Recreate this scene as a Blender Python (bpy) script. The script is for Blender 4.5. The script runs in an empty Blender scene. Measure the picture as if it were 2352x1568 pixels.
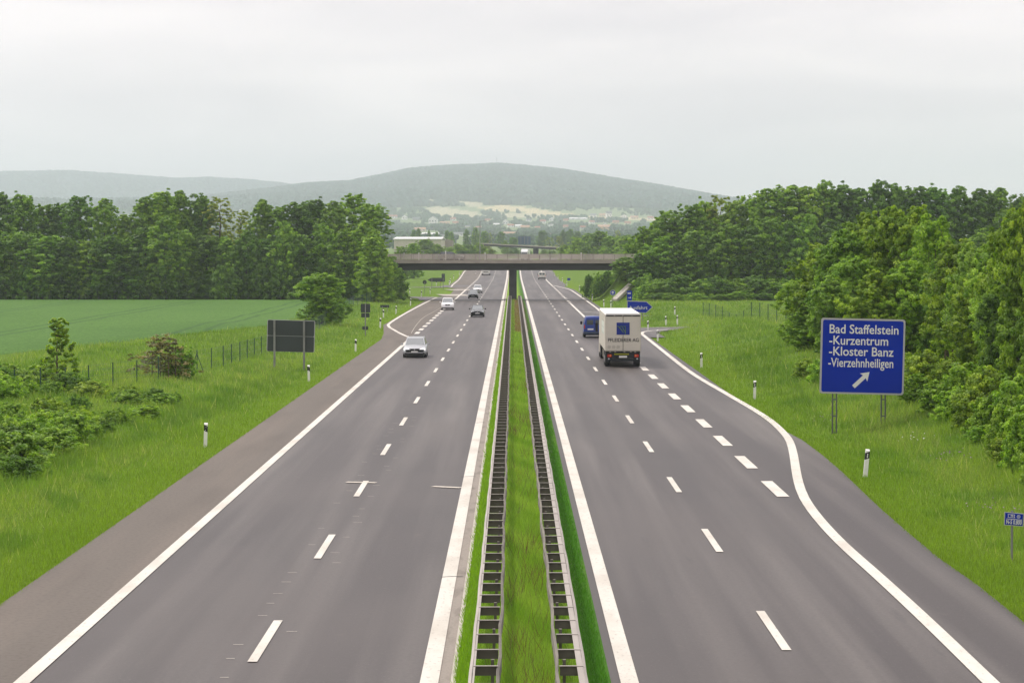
import bpy, bmesh, math, random
import numpy as np
from mathutils import Vector, Matrix
rnd = random.Random(7)
rng = np.random.default_rng(11)
scene = bpy.context.scene
COL = scene.collection

# ------------------------------------------------------------------ camera, sky, sun, exposure
FPX, CX, CY, VPX, VPY, EYE = 6124.0, 1176.0, 784.0, 1178.0, 569.0, 8.4
PITCH = math.atan((CY - VPY) / FPX)
YAW = math.atan((VPX - CX) / FPX)
cam = bpy.data.cameras.new('camera')
cam.sensor_width = 36.0
cam.lens = 36.0 * FPX / 2352.0
cam.clip_start, cam.clip_end = 0.5, 30000
cam_ob = bpy.data.objects.new('camera', cam)
cam_ob.location = (0, 0, EYE)
cam_ob.rotation_euler = (math.pi / 2 - PITCH, 0, YAW)
COL.objects.link(cam_ob)
scene.camera = cam_ob

SUN_DIR = Vector((-0.62, 0.72, 1.25)).normalized()
SUN_EL = math.asin(SUN_DIR.z)
SUN_AZ = math.atan2(SUN_DIR.x, SUN_DIR.y)
sun = bpy.data.lights.new('sun', 'SUN')
sun.energy = 2.8
sun.angle = math.radians(7)
sun.color = (1.0, 0.94, 0.84)
sun_ob = bpy.data.objects.new('sun', sun)
sun_ob.rotation_euler = SUN_DIR.to_track_quat('Z', 'Y').to_euler()
sun_ob.location = (0, 0, 60)
COL.objects.link(sun_ob)

world = bpy.data.worlds.new('World')
scene.world = world
world.use_nodes = True
wn, wl = world.node_tree.nodes, world.node_tree.links
bg = wn['Background']
bg.inputs['Strength'].default_value = 0.1
sky = wn.new('ShaderNodeTexSky')
sky.sky_type = 'NISHITA'
sky.sun_disc = False
sky.sun_elevation = SUN_EL
sky.sun_rotation = SUN_AZ
sky.dust_density = 3.0
tc = wn.new('ShaderNodeTexCoord')
mp = wn.new('ShaderNodeMapping')
mp.inputs['Scale'].default_value = (5.0, 5.0, 26.0)
wl.new(tc.outputs['Generated'], mp.inputs['Vector'])
nz = wn.new('ShaderNodeTexNoise')
nz.inputs['Scale'].default_value = 1.5
nz.inputs['Detail'].default_value = 7.0
nz.inputs['Roughness'].default_value = 0.5
nz.inputs['Distortion'].default_value = 0.4
wl.new(mp.outputs['Vector'], nz.inputs['Vector'])
cr = wn.new('ShaderNodeValToRGB')
cr.color_ramp.elements[0].position = 0.3
cr.color_ramp.elements[0].color = (0.765, 0.745, 0.775, 1)
cr.color_ramp.elements[1].position = 0.68
cr.color_ramp.elements[1].color = (0.965, 0.935, 0.94, 1)
wl.new(nz.outputs['Fac'], cr.inputs['Fac'])
sep = wn.new('ShaderNodeSeparateXYZ')
wl.new(tc.outputs['Generated'], sep.inputs['Vector'])
zr_ = wn.new('ShaderNodeValToRGB')       # the overcast is brighter higher up
zr_.color_ramp.elements[0].position = 0.0
zr_.color_ramp.elements[0].color = (0.94, 0.93, 0.935, 1)
e = zr_.color_ramp.elements.new(0.09); e.color = (1.06, 1.04, 1.05, 1)
zr_.color_ramp.elements[2].position = 1.0
zr_.color_ramp.elements[2].color = (1.25, 1.25, 1.27, 1)
wl.new(sep.outputs['Z'], zr_.inputs['Fac'])
mu = wn.new('ShaderNodeMix'); mu.data_type = 'RGBA'; mu.blend_type = 'MULTIPLY'
mu.inputs[0].default_value = 1.0
wl.new(cr.outputs['Color'], mu.inputs[6]); wl.new(zr_.outputs['Color'], mu.inputs[7])
sc_ = wn.new('ShaderNodeMix'); sc_.data_type = 'RGBA'; sc_.blend_type = 'MULTIPLY'
sc_.inputs[0].default_value = 1.0
wl.new(mu.outputs[2], sc_.inputs[6]); sc_.inputs[7].default_value = (11.3, 10.85, 10.7, 1)
mx = wn.new('ShaderNodeMix'); mx.data_type = 'RGBA'
mx.inputs[0].default_value = 0.95
wl.new(sky.outputs['Color'], mx.inputs[6]); wl.new(sc_.outputs[2], mx.inputs[7])
wl.new(mx.outputs[2], bg.inputs['Color'])

scene.view_settings.view_transform = 'Standard'
scene.view_settings.look = 'None'
scene.view_settings.exposure = 0.0
scene.view_settings.gamma = 1.0
scene.render.engine = 'CYCLES'
cy = scene.cycles
cy.max_bounces = 8
cy.diffuse_bounces = 3
cy.glossy_bounces = 2
cy.transmission_bounces = 3
cy.transparent_max_bounces = 6
cy.volume_bounces = 6
cy.use_denoising = True
cy.caustics_reflective = False
cy.caustics_refractive = False
cy.sample_clamp_indirect = 4.0

# ------------------------------------------------------------------ photograph pixel -> world ray
_F = Vector((-math.sin(YAW) * math.cos(PITCH), math.cos(YAW) * math.cos(PITCH), -math.sin(PITCH)))
_R = Vector((math.cos(YAW), math.sin(YAW), 0))
_U = _R.cross(_F)
def ray(x, y):
    return _F + _R * ((x - CX) / FPX) + _U * ((CY - y) / FPX)
def at(x, Y):                      # X of picture column x at distance Y
    d = ray(x, VPY); return d.x / d.y * Y
def hz(y, Y):                      # height of picture row y at distance Y
    d = ray(VPX, y); return EYE + d.z / d.y * Y
def flat(x, y, z=0.0):
    d = ray(x, y); t = (z - EYE) / d.z
    return d.x * t, d.y * t
def proj(X, Y, Z):                 # numpy arrays -> picture coordinates
    dz = Z - EYE
    zc = X * _F.x + Y * _F.y + dz * _F.z
    return (CX + FPX * (X * _R.x + Y * _R.y) / zc, CY - FPX * (X * _U.x + Y * _U.y + dz * _U.z) / zc)

# ------------------------------------------------------------------ helpers
def sstep(a, b, v):
    t = np.clip((np.asarray(v, float) - a) / (b - a), 0, 1)
    return t * t * (3 - 2 * t)
def tag(o, label, cat=None, group=None, kind=None):
    if label: o['label'] = label
    if cat: o['category'] = cat
    if group: o['group'] = group
    if kind: o['kind'] = kind
    return o
def empty(name, loc=(0, 0, 0), rz=0.0):
    o = bpy.data.objects.new(name, None)
    o.location = loc; o.rotation_euler = (0, 0, rz)
    o.empty_display_size = 0.3
    COL.objects.link(o)
    return o
def link_mesh(name, me, mat=None, parent=None):
    if mat is not None:
        me.materials.clear(); me.materials.append(mat)
    o = bpy.data.objects.new(name, me)
    COL.objects.link(o)
    if parent is not None: o.parent = parent
    return o
def np_mesh(name, V, F, mat=None, parent=None, tint=None, smooth=False, link=True):
    """V (n,3) array, F (m,k) array of equal-sized faces"""
    V = np.asarray(V, np.float32); F = np.asarray(F, np.int32)
    me = bpy.data.meshes.new(name)
    k = F.shape[1]
    me.vertices.add(len(V)); me.vertices.foreach_set('co', V.ravel())
    me.loops.add(F.size); me.loops.foreach_set('vertex_index', F.ravel())
    me.polygons.add(len(F))
    me.polygons.foreach_set('loop_start', np.arange(0, F.size, k, dtype=np.int32))
    me.polygons.foreach_set('use_smooth', np.full(len(F), smooth))
    me.update(calc_edges=True)
    if tint is not None:
        a = me.attributes.new('tint', 'FLOAT_COLOR', 'POINT')
        c = np.ones((len(V), 4), np.float32); c[:, :tint.shape[1]] = tint
        a.data.foreach_set('color', c.ravel())
    if mat is not None: me.materials.append(mat)
    if not link: return me
    o = bpy.data.objects.new(name, me); COL.objects.link(o)
    if parent is not None: o.parent = parent
    return o
def copy_tree(o, parent=None):
    c = o.copy(); COL.objects.link(c)
    if parent is not None:
        c.parent = parent; c.matrix_parent_inverse = o.matrix_parent_inverse.copy()
    for ch in list(o.children): copy_tree(ch, c)
    return c
class MB:
    """collects boxes, tubes, lofts and polygons, then links them as ONE mesh object"""
    def __init__(s): s.bm = bmesh.new()
    def box(s, x0, x1, y0, y1, z0, z1, bevel=0.0):
        r = bmesh.ops.create_cube(s.bm, size=1.0)
        vs = r['verts']
        for v in vs:
            v.co = Vector(((x0 + x1) / 2 + v.co.x * (x1 - x0), (y0 + y1) / 2 + v.co.y * (y1 - y0), (z0 + z1) / 2 + v.co.z * (z1 - z0)))
        if bevel > 0:
            es = list({e for v in vs for e in v.link_edges})
            bmesh.ops.bevel(s.bm, geom=es, offset=bevel, segments=2, affect='EDGES')
        return s
    def tube(s, p0, p1, r0, r1=None, n=8, caps=True):
        r1 = r0 if r1 is None else r1
        p0, p1 = Vector(p0), Vector(p1)
        d = (p1 - p0)
        q = d.to_track_quat('Z', 'Y').to_matrix()
        A, B = [], []
        for i in range(n):
            a = 2 * math.pi * i / n
            u = q @ Vector((math.cos(a), math.sin(a), 0))
            A.append(s.bm.verts.new(p0 + u * r0)); B.append(s.bm.verts.new(p1 + u * r1))
        for i in range(n):
            j = (i + 1) % n
            s.bm.faces.new((A[i], A[j], B[j], B[i]))
        if caps:
            s.bm.faces.new(A[::-1]); s.bm.faces.new(B)
        return s
    def loft(s, rings, closed=True, caps=True):
        R = [[s.bm.verts.new(p) for p in r] for r in rings]
        n = len(R[0])
        for a, b in zip(R, R[1:]):
            for i in range(n if closed else n - 1):
                j = (i + 1) % n
                s.bm.faces.new((a[i], a[j], b[j], b[i]))
        if caps and closed:
            s.bm.faces.new(R[0][::-1]); s.bm.faces.new(R[-1])
        return s
    def poly(s, pts):
        s.bm.faces.new([s.bm.verts.new(p) for p in pts]); return s
    def prism(s, pts2, y0, y1):            # outline in x,z extruded along y
        a = [s.bm.verts.new((x, y0, z)) for x, z in pts2]
        b = [s.bm.verts.new((x, y1, z)) for x, z in pts2]
        n = len(a)
        s.bm.faces.new(a); s.bm.faces.new(b[::-1])
        for i in range(n):
            j = (i + 1) % n
            s.bm.faces.new((a[j], a[i], b[i], b[j]))
        return s
    def slab(s, quad, t):                  # thin panel on a quad, thickness t along its normal
        q = [Vector(p) for p in quad]
        nrm = (q[1] - q[0]).cross(q[2] - q[0]).normalized()
        a = [s.bm.verts.new(p) for p in q]; b = [s.bm.verts.new(p + nrm * t) for p in q]
        n = len(a)
        s.bm.faces.new(a[::-1]); s.bm.faces.new(b)
        for i in range(n):
            j = (i + 1) % n
            s.bm.faces.new((a[i], a[j], b[j], b[i]))
        return s
    def build(s, name, mat=None, parent=None, smooth=False, fix=True):
        if fix: bmesh.ops.recalc_face_normals(s.bm, faces=s.bm.faces)
        me = bpy.data.meshes.new(name)
        s.bm.to_mesh(me); s.bm.free()
        if smooth:
            for p in me.polygons: p.use_smooth = True
        return link_mesh(name, me, mat, parent)

# ------------------------------------------------------------------ materials
def mat_new(name):
    m = bpy.data.materials.new(name); m.use_nodes = True
    return m, m.node_tree.nodes, m.node_tree.links, m.node_tree.nodes['Principled BSDF']
def mat(name, col, rough=0.7, metal=0.0, spec=0.3, var=0.0, scale=(1, 1, 1), coat=0.0, emit=0.0, bump=0.0, detail=5):
    m, n, l, p = mat_new(name)
    p.inputs['Base Color'].default_value = (*col, 1)
    p.inputs['Roughness'].default_value = rough
    p.inputs['Metallic'].default_value = metal
    p.inputs['Specular IOR Level'].default_value = spec
    if coat: p.inputs['Coat Weight'].default_value = coat; p.inputs['Coat Roughness'].default_value = 0.08
    if emit:
        p.inputs['Emission Color'].default_value = (*col, 1); p.inputs['Emission Strength'].default_value = emit
    if var or bump:
        t = n.new('ShaderNodeTexCoord'); mpp = n.new('ShaderNodeMapping'); mpp.inputs['Scale'].default_value = scale
        l.new(t.outputs['Object'], mpp.inputs['Vector'])
        z = n.new('ShaderNodeTexNoise'); z.inputs['Scale'].default_value = 1.0; z.inputs['Detail'].default_value = detail
        l.new(mpp.outputs['Vector'], z.inputs['Vector'])
        r = n.new('ShaderNodeValToRGB')
        r.color_ramp.elements[0].position = 0.3; r.color_ramp.elements[1].position = 0.7
        r.color_ramp.elements[0].color = (*[c * (1 - var) for c in col], 1)
        r.color_ramp.elements[1].color = (*[min(1, c * (1 + var)) for c in col], 1)
        l.new(z.outputs['Fac'], r.inputs['Fac']); l.new(r.outputs['Color'], p.inputs['Base Color'])
        if bump:
            b = n.new('ShaderNodeBump'); b.inputs['Strength'].default_value = bump; b.inputs['Distance'].default_value = 0.05
            l.new(z.outputs['Fac'], b.inputs['Height']); l.new(b.outputs['Normal'], p.inputs['Normal'])
    return m
def mat_layers(name, base, layers, rough=0.8, spec=0.25, bump=None, use_tint=False, ripple=None):
    """base colour, then layers of (colour, scale xyz, low, high, strength) mixed in by noise"""
    m, n, l, p = mat_new(name)
    p.inputs['Roughness'].default_value = rough
    p.inputs['Specular IOR Level'].default_value = spec
    t = n.new('ShaderNodeTexCoord')
    cur = None
    if use_tint:
        a = n.new('ShaderNodeAttribute'); a.attribute_name = 'tint'; cur = a.outputs['Color']
    else:
        c = n.new('ShaderNodeRGB'); c.outputs[0].default_value = (*base, 1); cur = c.outputs[0]
    for i, (col, scale, lo, hi, st) in enumerate(layers):
        mpp = n.new('ShaderNodeMapping'); mpp.inputs['Scale'].default_value = scale
        mpp.inputs['Location'].default_value = (i * 3.7, i * 1.9, 0)
        l.new(t.outputs['Object'], mpp.inputs['Vector'])
        z = n.new('ShaderNodeTexNoise'); z.inputs['Scale'].default_value = 1.0; z.inputs['Detail'].default_value = 4.0
        l.new(mpp.outputs['Vector'], z.inputs['Vector'])
        r = n.new('ShaderNodeMapRange'); r.inputs['From Min'].default_value = lo; r.inputs['From Max'].default_value = hi
        r.inputs['To Max'].default_value = st
        l.new(z.outputs['Fac'], r.inputs['Value'])
        x = n.new('ShaderNodeMix'); x.data_type = 'RGBA'
        if col is None:                     # brightness grain
            x.blend_type = 'MULTIPLY'; x.inputs[7].default_value = (0.55, 0.55, 0.55, 1)
        else:
            x.inputs[7].default_value = (*col, 1)
        l.new(r.outputs[0], x.inputs[0]); l.new(cur, x.inputs[6]); cur = x.outputs[2]
    l.new(cur, p.inputs['Base Color'])
    if bump:
        mpp = n.new('ShaderNodeMapping'); mpp.inputs['Scale'].default_value = bump[0]
        l.new(t.outputs['Object'], mpp.inputs['Vector'])
        z = n.new('ShaderNodeTexNoise'); z.inputs['Scale'].default_value = 1.0; z.inputs['Detail'].default_value = 6.0
        l.new(mpp.outputs['Vector'], z.inputs['Vector'])
        b = n.new('ShaderNodeBump'); b.inputs['Strength'].default_value = bump[1]; b.inputs['Distance'].default_value = bump[2]
        l.new(z.outputs['Fac'], b.inputs['Height']); l.new(b.outputs['Normal'], p.inputs['Normal'])
    return m
def mat_leaf(name, transl=0.35, rough=0.55, objcol=True):
    """leaf-sized faces: per-clump tint attribute times the object's own colour, part of the light passes through"""
    m, n, l, p = mat_new(name)
    a = n.new('ShaderNodeAttribute'); a.attribute_name = 'tint'
    cur = a.outputs['Color']
    if objcol:
        oi = n.new('ShaderNodeObjectInfo')
        x = n.new('ShaderNodeMix'); x.data_type = 'RGBA'; x.blend_type = 'MULTIPLY'; x.inputs[0].default_value = 1
        l.new(cur, x.inputs[6]); l.new(oi.outputs['Color'], x.inputs[7]); cur = x.outputs[2]
    l.new(cur, p.inputs['Base Color'])
    p.inputs['Roughness'].default_value = rough; p.inputs['Specular IOR Level'].default_value = 0.35
    tr = n.new('ShaderNodeBsdfTranslucent')
    g = n.new('ShaderNodeMix'); g.data_type = 'RGBA'; g.blend_type = 'MULTIPLY'; g.inputs[0].default_value = 1
    l.new(cur, g.inputs[6]); g.inputs[7].default_value = (1.5, 1.6, 0.6, 1)
    l.new(g.outputs[2], tr.inputs['Color'])
    ms = n.new('ShaderNodeMixShader'); ms.inputs[0].default_value = transl
    l.new(p.outputs[0], ms.inputs[1]); l.new(tr.outputs[0], ms.inputs[2])
    l.new(ms.outputs[0], n['Material Output'].inputs['Surface'])
    return m
def srgb(r, g, b):
    f = lambda c: (c / 255 / 12.92) if c <= 10 else ((c / 255 + 0.055) / 1.055) ** 2.4
    return (f(r), f(g), f(b))

M = {}
M['asphalt'] = mat_layers('asphalt', srgb(54, 47, 46), [
    (srgb(96, 90, 86), (0.75, 0.012, 1), 0.44, 0.70, 0.85),
    (srgb(44, 39, 39), (0.30, 0.03, 1), 0.48, 0.72, 0.7),
    (None, (10, 6, 1), 0.45, 0.72, 0.55), (srgb(112, 104, 100), (16, 8, 1), 0.62, 0.74, 0.5),
    (srgb(92, 83, 75), (2.2, 1.0, 1), 0.66, 0.80, 0.35), (srgb(72, 65, 62), (0.09, 0.035, 1), 0.5, 0.62, 0.45), (srgb(38, 35, 35), (3.2, 0.25, 1), 0.64, 0.78, 0.4)], rough=0.52, spec=0.4, bump=((30, 30, 1), 0.25, 0.01))
M['seam'] = mat_layers('bitumen_seam', srgb(40, 37, 37), [(srgb(58, 53, 52), (6, 2, 1), 0.4, 0.7, 0.9)], rough=0.6)
M['shoulder'] = mat_layers('shoulder_asphalt', srgb(100, 93, 86), [
    (srgb(116, 106, 97), (0.9, 0.03, 1), 0.45, 0.75, 0.7),
    (srgb(80, 73, 67), (0.5, 0.07, 1), 0.5, 0.8, 0.6),
    (None, (9, 6, 1), 0.45, 0.72, 0.5)], rough=0.75, spec=0.25, bump=((30, 30, 1), 0.25, 0.01))
M['paint'] = mat_layers('road_paint', (0.66, 0.63, 0.57), [
    (srgb(196, 190, 178), (3, 0.8, 1), 0.5, 0.8, 0.6), (srgb(120, 114, 110), (11, 4, 1), 0.58, 0.76, 0.6), (srgb(176, 168, 156), (0.7, 0.25, 1), 0.45, 0.7, 0.6)], rough=0.6)
M['paintworn'] = mat_layers('thin_worn_paint', srgb(206, 198, 186), [(srgb(140, 132, 126), (6, 6, 1), 0.5, 0.75, 0.8)], rough=0.7)
M['oldpaint'] = mat_layers('worn_paint', srgb(176, 170, 160), [(srgb(128, 122, 118), (5, 3, 1), 0.45, 0.7, 0.8)], rough=0.8)
M['gutter'] = mat_layers('gutter_concrete', srgb(148, 140, 132), [
    (srgb(98, 92, 86), (3, 0.5, 1), 0.5, 0.75, 0.7), (None, (14, 9, 1), 0.5, 0.7, 0.4)], rough=0.85)
M['kerb'] = mat_layers('kerb_concrete', srgb(188, 182, 172), [(srgb(130, 124, 116), (5, 1.2, 1), 0.52, 0.75, 0.7)], rough=0.85)
M['ground'] = mat_layers('grass_ground', (0, 0, 0), [
    (srgb(118, 140, 62), (0.35, 0.12, 1), 0.5, 0.75, 0.35),
    (None, (1.4, 0.6, 1), 0.45, 0.7, 0.35), (None, (7, 3, 1), 0.45, 0.7, 0.35)], rough=0.95, spec=0.05, use_tint=True,
    bump=((3, 1.5, 1), 0.5, 0.15))
M['leaf'] = mat_leaf('leaf', 0.30)
M['blade'] = mat_leaf('grass_blade', 0.35, 0.6, objcol=False)
M['bark'] = mat('bark', srgb(92, 80, 66), 0.9, var=0.3, scale=(6, 6, 1.5), bump=0.5)
M['conc'] = mat('concrete', srgb(158, 150, 140), 0.85, var=0.15, scale=(0.8, 0.8, 2.0), bump=0.2)
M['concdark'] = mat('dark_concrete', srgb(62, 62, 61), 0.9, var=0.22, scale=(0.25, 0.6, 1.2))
M['railing'] = mat('railing_steel', srgb(192, 183, 174), 0.7, 0.0)
M['galv'] = mat('galvanised_steel', srgb(160, 153, 146), 0.55, 0.2, var=0.12, scale=(3, 0.7, 3))
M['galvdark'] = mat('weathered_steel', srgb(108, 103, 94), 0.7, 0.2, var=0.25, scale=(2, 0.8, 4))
M['post'] = mat('galvanised_post', srgb(132, 132, 130), 0.55, 0.3, var=0.15, scale=(4, 4, 2))
M['signblue'] = mat('sign_blue', srgb(3, 42, 154), 0.6, spec=0.12, var=0.06, scale=(0.8, 0.8, 0.8))
M['signwhite'] = mat('sign_white', srgb(214, 214, 210), 0.5)
M['signgrey'] = mat('sign_edge', srgb(168, 168, 168), 0.5, 0.1)
M['signback'] = mat('sign_back', srgb(58, 64, 64), 0.6, 0.1, var=0.1, scale=(0.7, 0.7, 0.7))
M['white'] = mat('white_plastic', (0.78, 0.77, 0.74), 0.5, var=0.05, scale=(5, 5, 5))
M['black'] = mat('black_plastic', (0.012, 0.012, 0.013), 0.5)
M['tyre'] = mat('tyre_rubber', (0.018, 0.018, 0.018), 0.85)
M['rim'] = mat('rim_metal', (0.42, 0.42, 0.43), 0.35, 0.7)
M['glass'] = mat('car_glass', (0.06, 0.075, 0.08), 0.06, 0.0, 0.8, coat=0.6)
M['screen'] = mat('windscreen_glass', (0.34, 0.36, 0.36), 0.12, 0.75, 0.5)
M['darkpost'] = mat('dark_post', srgb(92, 98, 94), 0.6, 0.2)
M['fence'] = mat('fence_green', srgb(44, 74, 60), 0.6)
M['wire'] = mat('fence_wire', srgb(84, 104, 88), 0.6)
M['red'] = mat('red_lamp', (0.5, 0.03, 0.02), 0.25)
M['orange'] = mat('orange_lamp', (0.7, 0.2, 0.03), 0.25)
M['plate'] = mat('number_plate', (0.75, 0.75, 0.72), 0.4)
M['lamp'] = mat('headlamp_glass', (0.75, 0.77, 0.78), 0.12, 0.3, 0.6, coat=0.5)
M['lit'] = mat('headlamp_lit', (1.0, 0.95, 0.84), 0.3, emit=1.6)
M['yellow'] = mat('yellow_marker', srgb(158, 160, 30), 0.5)
# ------------------------------------------------------------------ the lie of the land
def zroad(Y): return 4.2 * sstep(680, 1050, Y)
def xroad(Y): return np.where(np.asarray(Y) > 850, (np.clip(Y, 850, 1000) - 850.0) ** 2 / 2800.0 + np.maximum(0, np.asarray(Y, float) - 1000) * 0.107, 0.0)
# asphalt edges, distance -> X
RX = [flat(x, y) for x, y in [(2352, 1428), (2246, 1343), (2156, 1280), (2089, 1224.7), (2022, 1166.5), (1977, 1124), (1932.5, 1081.5), (1888, 1043.5), (1843, 1010), (1812, 994)]]
R_Y = [-40, 50] + [p[1] for p in RX] + [122, 262, 272, 288, 296, 326, 336, 350, 537, 575, 610, 1600]
R_X = [RX[0][0]] * 2 + [p[0] for p in RX] + [12.35, 12.95, 13.2, 13.0, 10.4, 10.4, 12.4, 12.4, 12.4, 11.2, 12.2, 12.2]
L_Y = [-40, 245, 262, 290, 440, 452, 466, 545, 572, 816, 862, 905, 1600]
L_X = [-12.1, -12.1, -12.7, -14.1, -14.0, -13.4, -11.2, -11.8, -14.2, -15.3, -13.2, -12.3, -12.3]
def edgeR(Y): return np.interp(Y, R_Y, R_X)
def edgeL(Y): return np.interp(Y, L_Y, L_X)
RAMPS = [
    ([(10.8, 250), (10.9, 263), (12.2, 271), (15.5, 277), (22, 280), (40, 282), (80, 284)], 6.4),
    ([(80, 316), (40, 319), (24, 322), (16, 328), (12.4, 339), (10.7, 354)], 5.6),
    ([(-80, 455), (-30, 455), (-19, 454.5), (-14.5, 451), (-12.2, 441), (-11.7, 428)], 6.2),
    ([(-11.9, 600), (-12.4, 584), (-14.6, 574), (-19, 568.5), (-30, 566), (-80, 563)], 6.2)]
def resample(pts, step):
    P = [Vector((p[0], p[1])) for p in pts]
    # Catmull-Rom
    out = []
    for i in range(len(P) - 1):
        p0 = P[max(i - 1, 0)]; p1 = P[i]; p2 = P[i + 1]; p3 = P[min(i + 2, len(P) - 1)]
        n = max(1, int((p2 - p1).length / step))
        for k in range(n):
            t = k / n
            out.append(0.5 * ((2 * p1) + (p2 - p0) * t + (2 * p0 - 5 * p1 + 4 * p2 - p3) * t * t + (3 * p1 - p0 - 3 * p2 + p3) * t ** 3))
    out.append(P[-1])
    return np.array([(p.x, p.y) for p in out])
RAMP_LINES = [(resample(p, 2.0), w) for p, w in RAMPS]
def ramp_dist(X, Y):
    X = np.asarray(X, float); Y = np.asarray(Y, float)
    d = np.full(np.broadcast(X, Y).shape, 99.0)
    m = (Y > 235) & (Y < 620)
    if m.any():
        xs, ys = np.broadcast_arrays(X, Y); xs, ys = xs[m], ys[m]
        best = np.full(xs.shape, 99.0)
        for pl, w in RAMP_LINES:
            for q in pl: best = np.minimum(best, np.hypot(xs - q[0], ys - q[1]) - w / 2)
        d[m] = best
    return d
MAIN = [(-200, 470), (400, 460), (560, 442), (640, 432), (700, 422), (800, 416), (860, 405), (940, 388), (1000, 383), (1140, 377), (1200, 381), (1290, 391), (1400, 410), (1500, 425), (1600, 442), (1680, 455), (1800, 472), (1950, 486), (2600, 505)]
FAR = [(-400, 404), (-100, 399), (0, 395), (150, 392), (300, 402), (400, 410), (480, 408), (560, 412), (640, 420), (720, 432), (850, 450), (2600, 480)]
BASE_Y = [-50, 680, 1050, 1500, 2500, 3500, 4500, 5200, 6200, 13000]
BASE_Z = [0, 0, 4.0, 6.5, 13, 26, 46, 66, 100, 160]
def wob(X, Y):
    return 0.5 * np.sin(X * 0.31 + 1.3 * np.sin(Y * 0.11)) * np.sin(Y * 0.07 + 0.6) + 0.3 * np.sin(X * 0.9 + Y * 0.23) * np.sin(Y * 0.31 - X * 0.2)
def terrain(X, Y):
    X = np.asarray(X, float); Y = np.asarray(Y, float)
    X, Y = np.broadcast_arrays(X, Y)
    z = np.where(Y < 1050, zroad(Y), np.interp(Y, BASE_Y, BASE_Z))
    xc = xroad(Y)
    dR = X - xc - edgeR(Y); dL = edgeL(Y) - (X - xc)
    near = 1 - sstep(700, 1100, Y)
    w = wob(X, Y)
    # verges: the right one is a low bank, the left one rolls gently up to the field
    bankR = 1.6 * sstep(0.8, 9, dR) * (1 - sstep(262, 274, Y)) * (1 - 0.5 * sstep(10, 22, dR)) + 0.5 * sstep(3, 9, dR) * sstep(262, 300, Y)
    bankL = 0.35 * sstep(2, 12, dL) - 0.12 * np.exp(-((dL - 2.2) / 1.2) ** 2)
    verge = np.where(dR > 0, bankR + 0.22 * w * sstep(1.5, 6, dR), np.where(dL > 0, bankL + 0.16 * w * sstep(1.5, 6, dL) * (1 - sstep(18, 28, dL)), 0))
    # approach banks of the road over the motorway
    e = 6.35 * (1 - sstep(4.8, 15.5, np.abs(Y - 433))) * np.where(X < 0, sstep(15.0, 22.5, -X), sstep(13.2, 20.5, X))
    rd = ramp_dist(X, Y)
    flatm = sstep(0.2, 4.0, rd)
    z = z + (verge * near + np.maximum(0, e)) * flatm
    on = (dR < 0.05) & (dL < 0.05)
    z = np.where(on, zroad(Y), z)
    # hills
    far = Y > 4800
    if far.any():
        px = CX + FPX * X / np.maximum(Y, 1)
        r1 = np.interp(px, *zip(*MAIN)); z1 = EYE + (VPY - r1) * 8600 / FPX - 17
        zb = np.interp(Y, BASE_Y, BASE_Z)
        h1 = zb + np.maximum(0, z1 - np.interp(8600, BASE_Y, BASE_Z)) * sstep(5400, 8600, Y) * (1 - 0.5 * sstep(8600, 9800, Y))
        r2 = np.interp(px, *zip(*FAR)); z2 = EYE + (VPY - r2) * 11200 / FPX - 19
        h2 = zb + np.maximum(0, z2 - np.interp(11200, BASE_Y, BASE_Z)) * sstep(8600, 11200, Y)
        roll = 6 * np.sin(X / 170.0 + Y / 420.0) * np.sin(Y / 300.0) * sstep(4900, 5600, Y) * (1 - sstep(7600, 8400, Y))
        z = np.where(far, np.maximum(h1, np.where(Y > 8600, h2, 0)) + roll, z)
    return z - 0.07
def G(x, y):
    """where the sight line through picture point (x, y) meets the land"""
    d = ray(x, y)
    Yc = np.concatenate([np.arange(40, 700, 0.25), np.arange(700, 3000, 5.0)])
    tt = Yc / d.y
    hit = EYE + d.z * tt - terrain(d.x * tt, Yc)
    k = int(np.argmax(hit <= 0)) if (hit <= 0).any() else len(Yc) - 1
    if k > 0 and hit[k] <= 0:
        Yh = Yc[k - 1] + (Yc[k] - Yc[k - 1]) * hit[k - 1] / (hit[k - 1] - hit[k] + 1e-9)
    else: Yh = Yc[k]
    X = d.x / d.y * Yh
    return float(X), float(Yh), float(terrain(X, Yh))
def in_poly(px, py, poly):
    r = np.zeros(np.shape(px), bool)
    n = len(poly); j = n - 1
    for i in range(n):
        xi, yi = poly[i]; xj, yj = poly[j]
        c = ((yi > py) != (yj > py)) & (px < (xj - xi) * (py - yi) / (yj - yi + 1e-9) + xi)
        r ^= c; j = i
    return r
def Z8(L): return [(866.7 + x * 0.2948, 360.5 + y * 0.2948) for x, y in L]
TAN = [Z8([(770, 385), (1000, 374), (1200, 398), (1400, 430), (1660, 462), (1480, 474), (1300, 446), (1100, 428), (850, 420)]),
       Z8([(830, 612), (1110, 618), (1105, 640), (900, 672), (840, 640)]),
       [(60, 455), (160, 457), (155, 474), (82, 466)], Z8([(1640, 462), (2400, 485), (2400, 505), (1640, 480)])]
BEIGE = [Z8([(390, 402), (480, 384), (770, 432), (840, 462), (700, 478), (420, 462)]), Z8([(240, 322), (620, 340), (920, 362), (770, 384), (500, 372), (390, 384)]),
         Z8([(870, 440), (1290, 445), (1480, 478), (1000, 470)])]

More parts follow.
